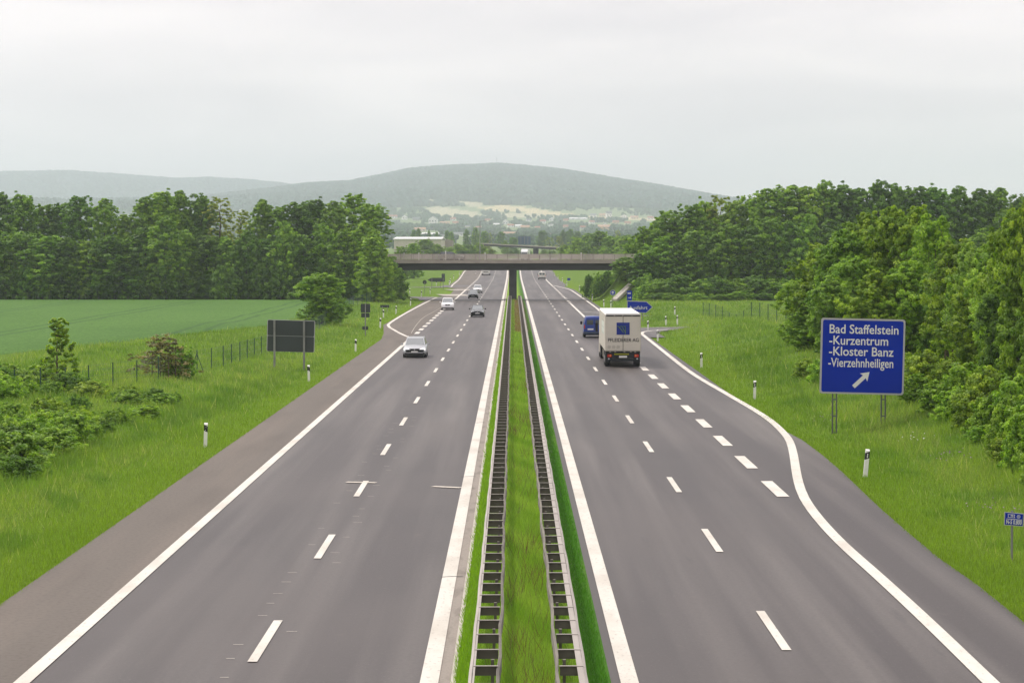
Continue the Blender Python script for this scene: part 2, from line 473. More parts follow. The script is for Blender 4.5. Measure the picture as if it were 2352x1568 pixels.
ys = np.concatenate([np.arange(-60, 20, 10), np.arange(20, 340, 2.0), np.arange(340, 640, 3.0), np.arange(640, 1200, 14), np.arange(1200, 3000, 45), np.arange(3000, 12600, 60)])
us = np.sign(np.linspace(-1, 1, 421)) * np.abs(np.linspace(-1, 1, 421)) ** 1.15
GX, GY = [], []
W = np.maximum(90, 0.30 * ys + 60)
gx = us[None, :] * W[:, None]
gx = gx + xroad(ys)[:, None] * 0
gy = np.repeat(ys[:, None], len(us), 1)
gz = terrain(gx, gy)
px, py = proj(gx, np.maximum(gy, 30), gz)
tint = np.zeros(gx.shape + (3,))
tint[:] = srgb(92, 120, 38)
dr = gx - edgeR(gy); dl = edgeL(gy) - gx
nearroad = (np.exp(-(np.maximum(dr, 0) / 2.5) ** 2) * (dr > -1) + np.exp(-(np.maximum(dl, 0) / 2.5) ** 2) * (dl > -1))[..., None]
tint = tint * (1 - 0.7 * nearroad) + np.array(srgb(104, 132, 26)) * 0.7 * nearroad
farm = sstep(1100, 1800, gy)[..., None]
tint = tint * (1 - farm) + np.array(srgb(116, 132, 92)) * farm
hillm = sstep(5800, 6300, gy)[..., None]
tint = tint * (1 - hillm) + np.array(srgb(62, 84, 52)) * hillm
for pl in BEIGE:
    m = in_poly(px, py, pl) & (gy > 900); tint[m] = srgb(176, 170, 140)
for pl in TAN:
    m = in_poly(px, py, pl) & (gy > 900); tint[m] = srgb(194, 180, 140)
nr, nc = gx.shape
idx = np.arange(nr * nc).reshape(nr, nc)
F = np.stack([idx[:-1, :-1], idx[:-1, 1:], idx[1:, 1:], idx[1:, :-1]], -1).reshape(-1, 4)
o = np_mesh('ground', np.stack([gx, gy, gz], -1).reshape(-1, 3), F, M['ground'], tint=tint.reshape(-1, 3), smooth=True)
tag(o, 'green grassy ground running from the verges to the wooded hills', 'ground', kind='structure')

# crop field beyond the fence, with paired tractor tracks
def mat_crop():
    m, n, l, p = mat_new('crop_green')
    p.inputs['Roughness'].default_value = 0.9; p.inputs['Specular IOR Level'].default_value = 0.1
    t = n.new('ShaderNodeTexCoord'); s = n.new('ShaderNodeSeparateXYZ'); l.new(t.outputs['Object'], s.inputs[0])
    nzn = n.new('ShaderNodeTexNoise'); nzn.inputs['Scale'].default_value = 0.05; l.new(t.outputs['Object'], nzn.inputs['Vector'])
    def math_(op, a, b=None):
        q = n.new('ShaderNodeMath'); q.operation = op
        for i, v in enumerate((a, b)):
            if v is None: continue
            if hasattr(v, 'links') or hasattr(v, 'is_linked'): l.new(v, q.inputs[i])
            else: q.inputs[i].default_value = v
        return q.outputs[0]
    x = math_('ADD', s.outputs['X'], math_('MULTIPLY', nzn.outputs['Fac'], 1.6))
    x = math_('ADD', x, 32.6 - 0.8 + 165)
    x = math_('MODULO', x, 16.5)
    d1 = math_('ABSOLUTE', math_('SUBTRACT', x, 1.0)); d2 = math_('ABSOLUTE', math_('SUBTRACT', x, 2.9))
    d = math_('MINIMUM', d1, d2)
    tr = n.new('ShaderNodeMapRange'); tr.inputs['From Min'].default_value = 0.15; tr.inputs['From Max'].default_value = 0.42
    tr.inputs['To Min'].default_value = 0.6; tr.inputs['To Max'].default_value = 0.0
    l.new(d, tr.inputs['Value'])
    cur = None
    c = n.new('ShaderNodeRGB'); c.outputs[0].default_value = (*srgb(70, 106, 40), 1); cur = c.outputs[0]
    for sc, col, lo, hi, st in (((0.04, 0.02, 1), srgb(82, 118, 48), 0.4, 0.65, 0.7), ((5, 2, 1), srgb(44, 74, 30), 0.5, 0.72, 0.75), ((3.2, 1.3, 1), srgb(100, 132, 66), 0.56, 0.74, 0.6)):
        mm = n.new('ShaderNodeMapping'); mm.inputs['Scale'].default_value = sc; l.new(t.outputs['Object'], mm.inputs[0])
        z = n.new('ShaderNodeTexNoise'); z.inputs['Scale'].default_value = 1; l.new(mm.outputs[0], z.inputs['Vector'])
        r = n.new('ShaderNodeMapRange'); r.inputs['From Min'].default_value = lo; r.inputs['From Max'].default_value = hi; r.inputs['To Max'].default_value = st
        l.new(z.outputs['Fac'], r.inputs['Value'])
        xx = n.new('ShaderNodeMix'); xx.data_type = 'RGBA'; xx.inputs[7].default_value = (*col, 1)
        l.new(r.outputs[0], xx.inputs[0]); l.new(cur, xx.inputs[6]); cur = xx.outputs[2]
    xx = n.new('ShaderNodeMix'); xx.data_type = 'RGBA'; xx.inputs[7].default_value = (*srgb(46, 78, 38), 1)
    l.new(tr.outputs[0], xx.inputs[0]); l.new(cur, xx.inputs[6])
    l.new(xx.outputs[2], p.inputs['Base Color'])
    return m
fy = np.arange(150, 408, 3.0)
fxb = np.interp(fy, [150, 202, 237, 251, 276, 330, 404], [-52, -39, -32.5, -30.5, -25.5, -24.2, -23.6])
fu = np.linspace(0, 1, 70)
fX = fxb[:, None] + (-150 - fxb[:, None]) * fu[None, :]
fY = np.repeat(fy[:, None], 70, 1)
edge = np.minimum(1, fu[None, :] * (150 + fxb[:, None] * -1) / 3.0)
fZ = terrain(fX, fY) + 0.02 + 0.22 * np.clip(edge, 0, 1)
idx = np.arange(fX.size).reshape(fX.shape)
F = np.stack([idx[:-1, :-1], idx[1:, :-1], idx[1:, 1:], idx[:-1, 1:]], -1).reshape(-1, 4)
o = np_mesh('crop_field', np.stack([fX, fY, fZ], -1).reshape(-1, 3), F, mat_crop(), smooth=True)
tag(o, 'flat field of young green crop with paired tractor tracks', 'field', kind='structure')

# ------------------------------------------------------------------ roads and markings
def sheet(name, Y, XA, XB, dz, material, label, nx=6):
    Y = np.asarray(Y, float); n = len(Y)
    u = np.linspace(0, 1, nx)
    X = XA[:, None] + (XB - XA)[:, None] * u[None, :] + xroad(Y)[:, None]
    Z = np.repeat(zroad(Y)[:, None], nx, 1) + dz
    YY = np.repeat(Y[:, None], nx, 1)
    i = np.arange(n * nx).reshape(n, nx)
    F = np.stack([i[:-1, :-1], i[:-1, 1:], i[1:, 1:], i[1:, :-1]], -1).reshape(-1, 4)
    o = np_mesh(name, np.stack([X, YY, Z], -1).reshape(-1, 3), F, material)
    return tag(o, label, 'road', kind='structure')
ry = np.unique(np.concatenate([np.arange(-40, 700, 4.0), np.arange(700, 1500, 10.0), [245, 262, 290, 440, 452, 466, 545, 572, 816, 862, 905]]))
sheet('oncoming_carriageway', ry, np.full(len(ry), -9.62), np.full(len(ry), -1.46), 0.0, M['asphalt'], 'grey asphalt carriageway with the oncoming traffic')
sheet('hard_shoulder', ry, edgeL(ry), np.full(len(ry), -9.62), 0.0, M['shoulder'], 'brownish asphalt shoulder beside the oncoming lanes')
ry2 = np.unique(np.concatenate([ry, np.array(R_Y[:-1])]))
sheet('outbound_carriageway', ry2, np.full(len(ry2), 1.86), edgeR(ry2), 0.0, M['asphalt'], 'grey asphalt carriageway leading away past the blue exit sign')
sheet('gutter', ry[ry < 900], np.full((ry < 900).sum(), -1.46), np.full((ry < 900).sum(), -1.2), 0.004, M['gutter'], 'dirty concrete gutter along the median')
def ribbon(name, pts, width, dz, material, label=None, step=1.0, raw=False, cat='road'):
    P = np.asarray(pts, float) if raw else resample(pts, step)
    T = np.gradient(P, axis=0); T /= np.linalg.norm(T, axis=1)[:, None] + 1e-9
    N = np.stack([-T[:, 1], T[:, 0]], 1)
    A = P + N * width / 2; B = P - N * width / 2
    xr = xroad(P[:, 1])
    Z = zroad(P[:, 1]) + dz
    V = np.concatenate([np.stack([A[:, 0] + xr, A[:, 1], Z], 1), np.stack([B[:, 0] + xr, B[:, 1], Z], 1)])
    n = len(P); i = np.arange(n - 1)
    F = np.stack([i + n, i + n + 1, i + 1, i], 1)
    return V, F
class Strips:
    def __init__(s): s.V, s.F, s.n = [], [], 0
    def add(s, VF):
        s.V.append(VF[0]); s.F.append(VF[1] + s.n); s.n += len(VF[0]); return s
    def build(s, name, material, label, cat='road marking'):
        o = np_mesh(name, np.concatenate(s.V), np.concatenate(s.F), material)
        return tag(o, label, cat, kind='structure')
for (pts, w), nm in zip(RAMPS, ('exit slip road curving off behind the truck', 'slip road joining behind the direction arrow sign', 'slip road joining under the bridge', 'slip road leaving beyond the bridge')):
    V, F = ribbon('', pts, w + 0.7, 0.012, None)
    tag(np_mesh('slip_road', V, F, M['asphalt']), nm, 'road', kind='structure')
DZ = 0.018
def line(pts, w=0.3, dz=DZ, step=2.0): return ribbon('', pts, w, dz, None, step=step)
s = Strips()
s.add(line([(-1.62, -40), (-1.62, 200), (-1.62, 850), (-1.62, 1450)], 0.36, step=8))
s.build('road_marking', M['paint'], 'broad white edge line beside the median gutter')
s = Strips()
s.add(line([(-9.49, -40), (-9.49, 120), (-9.49, 252)], 0.32, step=4))
s.add(line([(-9.49, 248), (-10.9, 260), (-12.1, 272), (-13.2, 284), (-13.72, 298), (-13.76, 341), (-13.4, 403), (-13.05, 440), (-12.75, 447), (-13.1, 449.5), (-14.5, 451)], 0.32))
s.add(line([(-9.4, 412), (-9.4, 480), (-9.4, 540)], 0.32, step=4))
s.add(line([(-9.4, 862), (-9.4, 1000), (-9.4, 1450)], 0.3, step=8))
s.add(line([(-70, 459.0), (-30, 458.6), (-20, 458.4), (-12.4, 455)], 0.28))
s.add(line([(-40, 563.5), (-22, 564.5), (-14.5, 569), (-13.3, 576), (-13.6, 600), (-14, 668), (-14.7, 800), (-14.2, 836), (-12.5, 853), (-10.3, 862), (-9.4, 872)], 0.3))
s.build('road_marking', M['paint'], 'white edge line bounding the oncoming lanes and merging lane')
s = Strips()
s.add(line([(2.26, -40), (2.26, 200), (2.26, 850), (2.26, 1450)], 0.35, step=8))
s.build('road_marking', M['paint'], 'broad white edge line beside the dark median strip')
E = [flat(x, y) for x, y in [(2272.6, 1565), (2201, 1495.4), (2111.5, 1410), (2022, 1327.6), (1932.5, 1247), (1878.8, 1189), (1847.5, 1144), (1834, 1108), (1827, 1072.5), (1823, 1046), (1814, 1014), (1798, 992), (1771.4, 967.4), (1731, 940.5), (1664, 901.6)]]
s = Strips()
s.add(line([(E[0][0] - 0.05, -40), (E[0][0] - 0.03, 20)] + E + [(12.0, 180), (12.3, 225), (12.55, 256), (12.75, 263), (13.4, 268), (15.2, 272.2), (19, 275), (40, 277.5)], 0.34))
s.build('road_marking', M['paint'], 'white edge line swinging out along the exit lane')
s = Strips()
s.add(line([(70, 288.5), (40, 286.5), (22, 284.8), (15.5, 282.5), (11.5, 283), (8.95, 296)], 0.28))
s.add(line([(8.75, 294), (8.7, 350), (8.7, 402)], 0.3))
s.add(line([(8.9, 350), (11.1, 345), (13.2, 335.5), (19, 327.5), (40, 323)], 0.24))
s.add(line([(12.6, 326), (11.6, 348), (11.66, 372), (11.68, 407), (11.6, 500), (11.3, 540), (9.9, 576), (8.8, 600)], 0.3))
s.add(line([(8.7, 585), (8.7, 700), (8.7, 1000), (8.7, 1450)], 0.3, step=8))
s.build('road_marking', M['paint'], 'white edge lines at the merging lane beyond the exit sign')
# broken lines: six-metre dashes every eighteen, blocks six on six off
Yd0 = 51873.0 / (1527 - 569) - 0.3
def dashes(X, y0, y1, length, period, w, phase=Yd0):
    s = Strips()
    k0 = math.ceil((y0 - phase) / period)
    y = phase + k0 * period
    while y < y1:
        s.add(ribbon('', [(X, y), (X, y + length / 2), (X, y + length)], w, DZ, None, raw=True)); y += period
    return s
dashes(-5.29, -20, 1200, 6, 18, 0.2).build('road_marking', M['paint'], 'broken white lane line between the oncoming lanes')
dashes(5.72, -20, 1200, 6, 18, 0.2, 51873 / (1500 - 569.0) - 0.3).build('road_marking', M['paint'], 'broken white lane line between the outbound lanes')
dashes(-9.42, 256, 410, 6, 11.3, 0.45, 260).build('road_marking', M['paint'], 'thick white blocks between oncoming lane and merging lane')
dashes(-9.42, 545, 860, 6, 12, 0.4, 548).build('road_marking', M['paint'], 'thick white blocks at the turn-off beyond the bridge')
dashes(9.13, 84, 278, 6, 11.55, 0.42, 51873 / (1145 - 569.0) - 0.3).build('road_marking', M['paint'], 'thick white blocks beside the exit lane')
dashes(8.72, 404, 585, 6, 12, 0.4, 406).build('road_marking', M['paint'], 'thick white blocks beside the far merging lane')
s = Strips()
for (x0, y0, x1, y1, w) in [(796, 1107.5, 864, 1109, 0.34), (994, 1117.5, 1059, 1120.5, 0.34)]:
    a, b = flat(x0, y0), flat(x1, y1)
    s.add(ribbon('', [a, ((a[0] + b[0]) / 2, (a[1] + b[1]) / 2), b], w, DZ + 0.004, None, raw=True))
for k in range(46):                         # faint leftovers of old marking beside the lane line
    y = 52 + k * 2.1 + rnd.uniform(-.3, .3); x = -5.29 + rnd.choice((-.55, -.42, .3, .42)) + rnd.uniform(-.1, .1)
    if y > 150: break
    s.add(ribbon('', [(x, y), (x + 0.15, y), (x + rnd.uniform(.17, .28), y)], 0.035, DZ - 0.003, None, raw=True))
s.build('road_marking', M['paintworn'], 'faint worn cross strokes on the oncoming lanes')
s = Strips()
for a, b, w in [((-9.7, 528), (-11.6, 540), 5), ((-9.7, 466), (-11.4, 482), 5)]:
    s.add(ribbon('', [a, ((a[0] + b[0]) / 2, (a[1] + b[1]) / 2), b], w, DZ - 0.002, None, raw=True))
s.build('road_marking', M['oldpaint'], 'pale hatched strips at the gore beyond the bridge')
s = Strips()
s.add(line([(-10.0, 262), (-10.5, 290), (-10.75, 320), (-10.4, 350), (-10.1, 372)], 0.07))
s.build('road_marking', M['oldpaint'], 'thin pale tyre scratch along the merging lane')
s = Strips()
for xa, xb, yy in ((1013, 1063, 1326), (1058, 1092, 1096), (1093, 1113, 972)):
    a_, b_ = flat(xa, yy), flat(xb, yy - 2)
    s.add(ribbon('', [a_, ((a_[0] + b_[0]) / 2, (a_[1] + b_[1]) / 2 + 0.03), b_], 0.09, DZ + 0.004, None, raw=True))
s.build('asphalt_seam', M['seam'], 'short dark seams across the median edge line', 'road')
# median: grass strip with a concrete kerb
my = np.arange(-40, 1440, 6.0)
prof = [(-1.2, 0.0), (-1.2, 0.07), (-1.1, 0.07), (-1.1, 0.0)]
kyy = np.arange(-40, 905, 5.0)
rings = [[(x + float(xroad(y)), y, z + float(zroad(y))) for x, z in prof] for y in kyy]
tag(MB().loft(rings).build('kerb', M['kerb']), 'pale concrete kerb between gutter and median grass', 'kerb', kind='structure')
mprof = np.array([(-1.1, 0.02), (-0.8, 0.05), (-0.3, 0.03), (0.3, 0.06), (0.9, 0.04), (1.5, 0.06), (1.9, 0.01)])
mX = mprof[None, :, 0] + xroad(my)[:, None]; mZ = mprof[None, :, 1] + zroad(my)[:, None]
mY = np.repeat(my[:, None], len(mprof), 1)
idx = np.arange(mX.size).reshape(mX.shape)
F = np.stack([idx[:-1, :-1], idx[:-1, 1:], idx[1:, 1:], idx[1:, :-1]], -1).reshape(-1, 4)
mt = np.zeros((mX.size, 3)); mt[:] = srgb(122, 152, 54)
mt = mt.reshape(mX.shape + (3,)); mt[:, 5:] = srgb(70, 112, 36)
browny = (mY > 262) & (mY < 425) & (np.abs(mX - 0.75) < 0.8); mt[browny] = srgb(118, 100, 78)
o = np_mesh('median_strip', np.stack([mX, mY, mZ], -1).reshape(-1, 3), F, M['ground'], tint=mt.reshape(-1, 3), smooth=True)
tag(o, 'narrow grassy median strip between the two carriageways', 'median', kind='structure')
# ------------------------------------------------------------------ median guard rails
def wbeam(x, y0, y1, face, name, parent, material, wavy=0.0):
    """W-shaped beam running along the road, its corrugation facing +x or -x"""
    prof = [(0.0, 0.44), (0.045, 0.47), (0.045, 0.535), (0.0, 0.575), (0.0, 0.625), (0.045, 0.665), (0.045, 0.73), (0.0, 0.75), (-0.012, 0.75), (0.03, 0.725), (0.03, 0.67), (-0.015, 0.632), (-0.015, 0.568), (0.03, 0.53), (0.03, 0.475), (-0.012, 0.44)]
    ys_ = np.arange(y0, y1 + 0.1, 2.0)
    rings = []
    for i, y in enumerate(ys_):
        dx = wavy * math.sin(y * 0.9 + 0.5 * math.sin(y * 0.37)) + wavy * 0.5 * math.sin(y * 0.23)
        dz = wavy * 0.6 * math.sin(y * 0.31 + 1)
        rings.append([(x + face * (a if True else 0) + dx, y, b + dz) for a, b in prof])
    return MB().loft(rings).build(name, material, parent)
def guard_rail(xo, xi, y0, y1, label):
    """xo: beam facing the traffic, xi: beam facing the median"""
    side = 1 if xo > xi else -1
    r = empty('guard_rail', ((xo + xi) / 2, y0, 0)); tag(r, label, 'guard rail', 'steel guard rails along the median')
    off = Vector((-(xo + xi) / 2, -y0, 0))
    def fixp(o): o.location = off; return o
    b = fixp(wbeam(xo, y0, y1, side, 'beam', r, M['galv'], 0.008))
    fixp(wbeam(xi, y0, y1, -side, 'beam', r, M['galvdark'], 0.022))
    m = MB()       # pale top edge strip bolted to the traffic beam
    tw = 0.055 if side < 0 else 0.13
    m.box(min(xo - side * 0.02, xo - side * tw), max(xo - side * 0.02, xo - side * tw), y0, y1, 0.752, 0.762)
    fixp(m.build('top_strip', M['galv'], r))
    a, c = min(xo, xi) + 0.01, max(xo, xi) - 0.01
    def bar(m, y):
        m.box(a, c, y - 0.035, y + 0.035, 0.752 + 0.012, 0.776, 0)
        m.box(a + 0.01, c - 0.01, y + 0.036, y + 0.045, 0.585, 0.770, 0)
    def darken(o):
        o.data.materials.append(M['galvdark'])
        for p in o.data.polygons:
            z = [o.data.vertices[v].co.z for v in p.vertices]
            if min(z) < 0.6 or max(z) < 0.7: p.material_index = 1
    ys_ = np.arange(y0 + 0.5, y1, 2.0)
    for y in ys_[:95]:
        m = MB(); bar(m, 0.0); o = m.build('spacer_bar', M['galv'], r); o.location = (off.x, y + off.y, 0); darken(o)
    m = MB()
    for y in ys_[95:]: bar(m, y)
    o = fixp(m.build('spacer_bar', M['galv'], r)); darken(o); o['kind'] = 'stuff'
    yp = np.arange(y0 + 1.6, y1, 4.0)
    for y in yp[:48]:
        m = MB(); m.box(xi + side * 0.12 - 0.03, xi + side * 0.12 + 0.03, -0.05, 0.05, -0.05, 0.72); m.box(xi + side * 0.09 - 0.03, xi + side * 0.30, -0.02, 0.02, 0.52, 0.58)
        o = m.build('post', M['galvdark'], r); o.location = (off.x, y + off.y, 0)
    m = MB()
    for y in yp[48:]: m.box(xi + side * 0.12 - 0.03, xi + side * 0.12 + 0.03, y - 0.05, y + 0.05, -0.05, 0.72)
    o = fixp(m.build('post', M['galvdark'], r)); o['kind'] = 'stuff'
guard_rail(-0.74, -0.26, 40, 426, 'steel ladder-like guard rail on the median beside the oncoming lanes')
guard_rail(1.30, 0.84, 40, 426, 'steel ladder-like guard rail on the median beside the outbound lanes')

# ------------------------------------------------------------------ bridge over the motorway
BY0, BY1 = 427.6, 438.0
br = empty('road_bridge', (0, BY0, 0)); tag(br, 'dark concrete road bridge with pale railing spanning both carriageways', 'bridge')
def under(parent, o): o.parent = parent; o.matrix_parent_inverse = Matrix.Translation(-parent.location); return o
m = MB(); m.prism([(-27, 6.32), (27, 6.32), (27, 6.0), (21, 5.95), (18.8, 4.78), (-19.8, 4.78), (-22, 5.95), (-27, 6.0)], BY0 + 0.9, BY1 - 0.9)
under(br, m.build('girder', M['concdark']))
m = MB(); m.box(-30, 30, BY0, BY1, 6.0, 6.30); m.box(-30, 30, BY0 - 0.05, BY0 + 0.5, 5.9, 6.46, 0.02); m.box(-30, 30, BY1 - 0.5, BY1 + 0.05, 5.9, 6.46, 0.02)
under(br, m.build('deck', M['conc']))
for yy in (BY0 + 0.15, BY1 - 0.15):
    rl = under(br, MB().box(-30, 30, yy - 0.04, yy + 0.04, 7.30, 7.37).box(-30, 30, yy - 0.025, yy + 0.025, 6.58, 6.62).build('railing', M['railing']))
    m = MB()
    for k in range(430): m.box(-30 + k * 0.14 - 0.045, -30 + k * 0.14 + 0.045, yy - 0.012, yy + 0.012, 6.62, 7.30)
    b = m.build('railing_bars', M['railing']); b.parent = rl
    for k in range(36):
        x = -30 + 1.715 * k
        q = MB().box(x - 0.05, x + 0.05, yy - 0.05 - 0.02, yy + 0.05, 6.46, 7.36).build('railing_post', M['conc']); q.parent = rl
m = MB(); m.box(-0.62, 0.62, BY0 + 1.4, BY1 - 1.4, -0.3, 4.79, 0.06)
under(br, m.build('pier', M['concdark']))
for x0, x1 in ((-24, -19.4), (18.6, 24)):
    under(br, MB().box(x0, x1, BY0 + 0.9, BY1 - 0.9, 1.0, 5.96).build('abutment', M['conc']))
for xp, hh, lb in ((1023.6, 0.5, 'small white marker post on the bridge behind the dark car'), (1114, 0.25, 'small white marker post on the bridge near its middle'), (1335, 0.25, 'small white marker post on the bridge near its wooded end'), (962, 0.25, 'small white marker post on the bridge in front of the factory hall')):
    X = at(xp, 428)
    p = MB().box(X - 0.07, X + 0.07, BY0 + 0.62, BY0 + 0.74, 6.46, 7.4 + hh, 0.02).build('marker_post', M['white'])
    tag(p, lb, 'marker post', 'white marker posts on the bridge')

# far overpass and what stands round it
YO = 1150
zl, zr2 = hz(561.0, YO), hz(566.5, YO)
xl, xr_ = at(1100, YO), at(1330, YO)
ov = empty('overpass', (at(1231, YO), YO, 4)); tag(ov, 'distant slim overpass beyond the road bridge', 'bridge')
def sl(x): return hz(560.0, YO) + (x - at(1132, YO)) / (at(1283, YO) - at(1132, YO)) * (hz(567.5, YO) - hz(560.0, YO))
m = MB(); m.prism([(xl, sl(xl) - 0.3), (xr_, sl(xr_) - 0.3), (xr_, sl(xr_) - 1.15), (xl, sl(xl) - 1.15)], YO, YO + 9)
o = m.build('deck', M['concdark']); o.parent = ov; o.matrix_parent_inverse = Matrix.Translation(-ov.location)
for yy in (YO - 0.1, YO + 9):
    m = MB(); m.prism([(xl, sl(xl) + 0.05), (xr_, sl(xr_) + 0.05), (xr_, sl(xr_) - 0.3), (xl, sl(xl) - 0.3)], yy, yy + 0.12)
    o = m.build('railing', M['railing']); o.parent = ov; o.matrix_parent_inverse = Matrix.Translation(-ov.location)
o = MB().tube((at(1231, YO), YO + 4.5, 2), (at(1231, YO), YO + 4.5, sl(at(1231, YO)) - 1.1), 1.2, n=12).build('pier', M['concdark']); o.parent = ov; o.matrix_parent_inverse = Matrix.Translation(-ov.location)

# ------------------------------------------------------------------ lettering
def text_mesh(name, txt, size, material, parent, loc, sx=1.0, align='LEFT', bold=0.0):
    cu = bpy.data.curves.new(name, 'FONT'); cu.body = txt; cu.size = size; cu.align_x = align
    cu.offset = bold; cu.extrude = 0.003; cu.resolution_u = 3
    t = bpy.data.objects.new(name, cu); COL.objects.link(t)
    me = bpy.data.meshes.new_from_object(t.evaluated_get(bpy.context.evaluated_depsgraph_get()))
    bpy.data.objects.remove(t); bpy.data.curves.remove(cu)
    me.name = name
    o = link_mesh(name, me, material, parent)
    o.rotation_euler = (math.pi / 2, 0, 0); o.scale = (sx, 1, 1); o.location = loc
    return o
def rrect(w, h, r, n=5, cx=0.0, cz=0.0):
    pts = []
    for qx, qz, a0 in ((1, 1, 0), (-1, 1, 90), (-1, -1, 180), (1, -1, 270)):
        for k in range(n + 1):
            a = math.radians(a0 + 90 * k / n)
            pts.append((cx + qx * (w / 2 - r) + r * math.cos(a), cz + qz * (h / 2 - r) + r * math.sin(a)))
    return pts
def arrow_pts(cx, cz, L, w, hw, hl, ang):
    p = [(-L / 2, -w / 2), (L / 2 - hl, -w / 2), (L / 2 - hl * 1.15, -hw / 2), (L / 2, 0), (L / 2 - hl * 1.15, hw / 2), (L / 2 - hl, w / 2), (-L / 2, w / 2)]
    c, s_ = math.cos(ang), math.sin(ang)
    return [(cx + x * c - z * s_, cz + x * s_ + z * c) for x, z in p]
def lattice_post(parent, x, z0, z1, y=0.10, name='post'):
    m = MB()
    for dx in (-0.09, 0.09):
        m.tube((x + dx, y, z0), (x + dx, y, z1), 0.035, n=8)
    for z in np.arange(z0 + 0.35, z1, 0.75): m.box(x - 0.09, x + 0.09, y - 0.02, y + 0.02, z - 0.03, z + 0.03)
    return m.build(name, M['darkpost'], parent, smooth=False)

# big blue exit sign
XS, YS, ZS = G(1975, 986)
sc = (2079 - 1886) / FPX * YS            # real width
sg = empty('direction_sign', (at(1982, YS), YS, ZS), math.radians(-1)); tag(sg, 'large blue place-name direction sign with white arrow on lattice posts', 'road sign')
h_ = (905.5 - 732) / FPX * YS
zc_ = hz(818.5, YS) - ZS
tilt = math.radians(1.25)
pn = MB().prism(rrect(sc, h_, 0.12), -0.03, 0.03).build('panel', M['signgrey'], sg); pn.location = (0, 0, zc_); pn.rotation_euler = (0, tilt, 0)
fc = MB().prism(rrect(sc - 0.16, h_ - 0.16, 0.09), -0.036, -0.031).build('face', M['signblue'], pn)
k_ = YS / FPX
def lx(x): return (x - 1982) * k_
def lz(y): return (818.5 - y) * k_
rows = [('Bad Staffelstein', 1905, 2063, 767, 0.0), ('-Kurzentrum', 1905, 2040, 793, 0), ('-Kloster Banz', 1905, 2053, 818, 0), ('-Vierzehnheiligen', 1904, 2053, 844, 0)]
for txt, xa, xb, yb, _ in rows:
    o = text_mesh('lettering', txt, 21.0 * k_ / 0.72, M['signwhite'], pn, (0, -0.04, lz(yb - 1)), bold=0.006)
    w_ = max(v.co.x for v in o.data.vertices) - min(v.co.x for v in o.data.vertices)
    f_ = (lx(xb) - lx(xa)) / w_
    o.scale = (f_, 1, 1); o.location.x = lx(xa) - min(v.co.x for v in o.data.vertices) * f_
MB().prism(arrow_pts(lx(1981), lz(871), 50 * k_, 9 * k_, 25 * k_, 16 * k_, math.radians(44)), -0.042, -0.037).build('arrow', M['signwhite'], pn)
for px_ in (1919, 2031):
    lattice_post(sg, (px_ - 1982) * k_, -0.5, zc_ + h_ / 2 - 0.2)

# back of the board on the opposite verge
XB, YB, ZB = G(664, 846)
bk = empty('sign_board', (at(667.5, YB), YB, ZB)); tag(bk, 'dark grey back of a large road sign on two posts above the verge', 'road sign')
kb = YB / FPX
pn = MB().prism(rrect(110 * kb, 73 * kb, 0.12), -0.03, 0.03).build('panel', M['signgrey'], bk); pn.location = (0, 0, hz(771.5, YB) - ZB); pn.rotation_euler = (0, math.radians(1.6), 0)
MB().prism(rrect(110 * kb - 0.1, 35 * kb, 0.08, cz=17.8 * kb), -0.04, -0.031).build('back_plate', M['signback'], pn)
MB().prism(rrect(110 * kb - 0.1, 35.5 * kb, 0.08, cz=-18.3 * kb), -0.04, -0.031).build('back_plate', M['signback'], pn)
for px_, yb in ((630, 835), (698, 856)):
    m = MB().box((px_ - 667.5) * kb - 0.07, (px_ - 667.5) * kb + 0.07, -0.16, -0.05, -0.6, hz(735, YB) - ZB)
    m.build('post', M['post'], bk)

def sign_on_post(name, label, x, ybase, parts, rz=0, post_top=None, post_r=0.04, Yd=None, posts=(0.0,), py=None):
    """parts: list of (part name, outline in picture pixels round x, y0, y1, material)"""
    X, Y, Z = G(x, ybase)
    k = Y / FPX
    r = empty(name, (X, Y, Z), rz); tag(r, label, 'road sign')
    back = any(p[4] is M['signback'] for p in parts)
    py = -0.03 - post_r if back else 0.035 + post_r
    for dx in posts:
        MB().tube((dx * k, py, -0.4), (dx * k, py, (ybase - post_top) * k), post_r, n=8).build('post', M['post'], r)
    for pname, pts, ya, yb, mt_ in parts:
        MB().prism([((a - x) * k, (ybase - b) * k) for a, b in pts], ya, yb).build(pname, mt_, r)
    return r, k, X, Y, Z
def box_pts(x0, x1, y0, y1, r=0.0):
    if r: return [(a + (x0 + x1) / 2, b + (y0 + y1) / 2) for a, b in rrect(x1 - x0, y1 - y0, r, 3)]
    return [(x0, y0), (x1, y0), (x1, y1), (x0, y1)]
# slanted-arrow exit sign beyond the truck
x0, x1, x2, ya, yb = 1440, 1485, 1499.5, 690.5, 718.5
out = [(x0, ya), (x1, ya + 1.5), (x2, 704.8), (x1 - 1, yb + 0.5), (x0, yb - 1)]
inn = [(x0 + 1.4, ya + 1.5), (x1 - 0.5, ya + 3), (x2 - 2.2, 704.8), (x1 - 1.5, yb - 1), (x0 + 1.4, yb - 2.4)]
r, k, X, Y, Z = sign_on_post('exit_arrow_sign', 'blue arrow-shaped exit sign reading Ausfahrt with small plate on top', 1468, 741, [('panel', out, -0.03, 0.03, M['signgrey']), ('face', inn, -0.037, -0.031, M['signblue'])], post_top=691, posts=(-22, 8), post_r=0.05)
o = text_mesh('lettering', 'Ausfahrt', 0.55, M['signwhite'], r, (0, -0.045, (741 - 710.3) * k), bold=0.002)
w_ = max(v.co.x for v in o.data.vertices); o.scale.x = 42.5 * k / w_; o.location.x = (1444.5 - 1468) * k
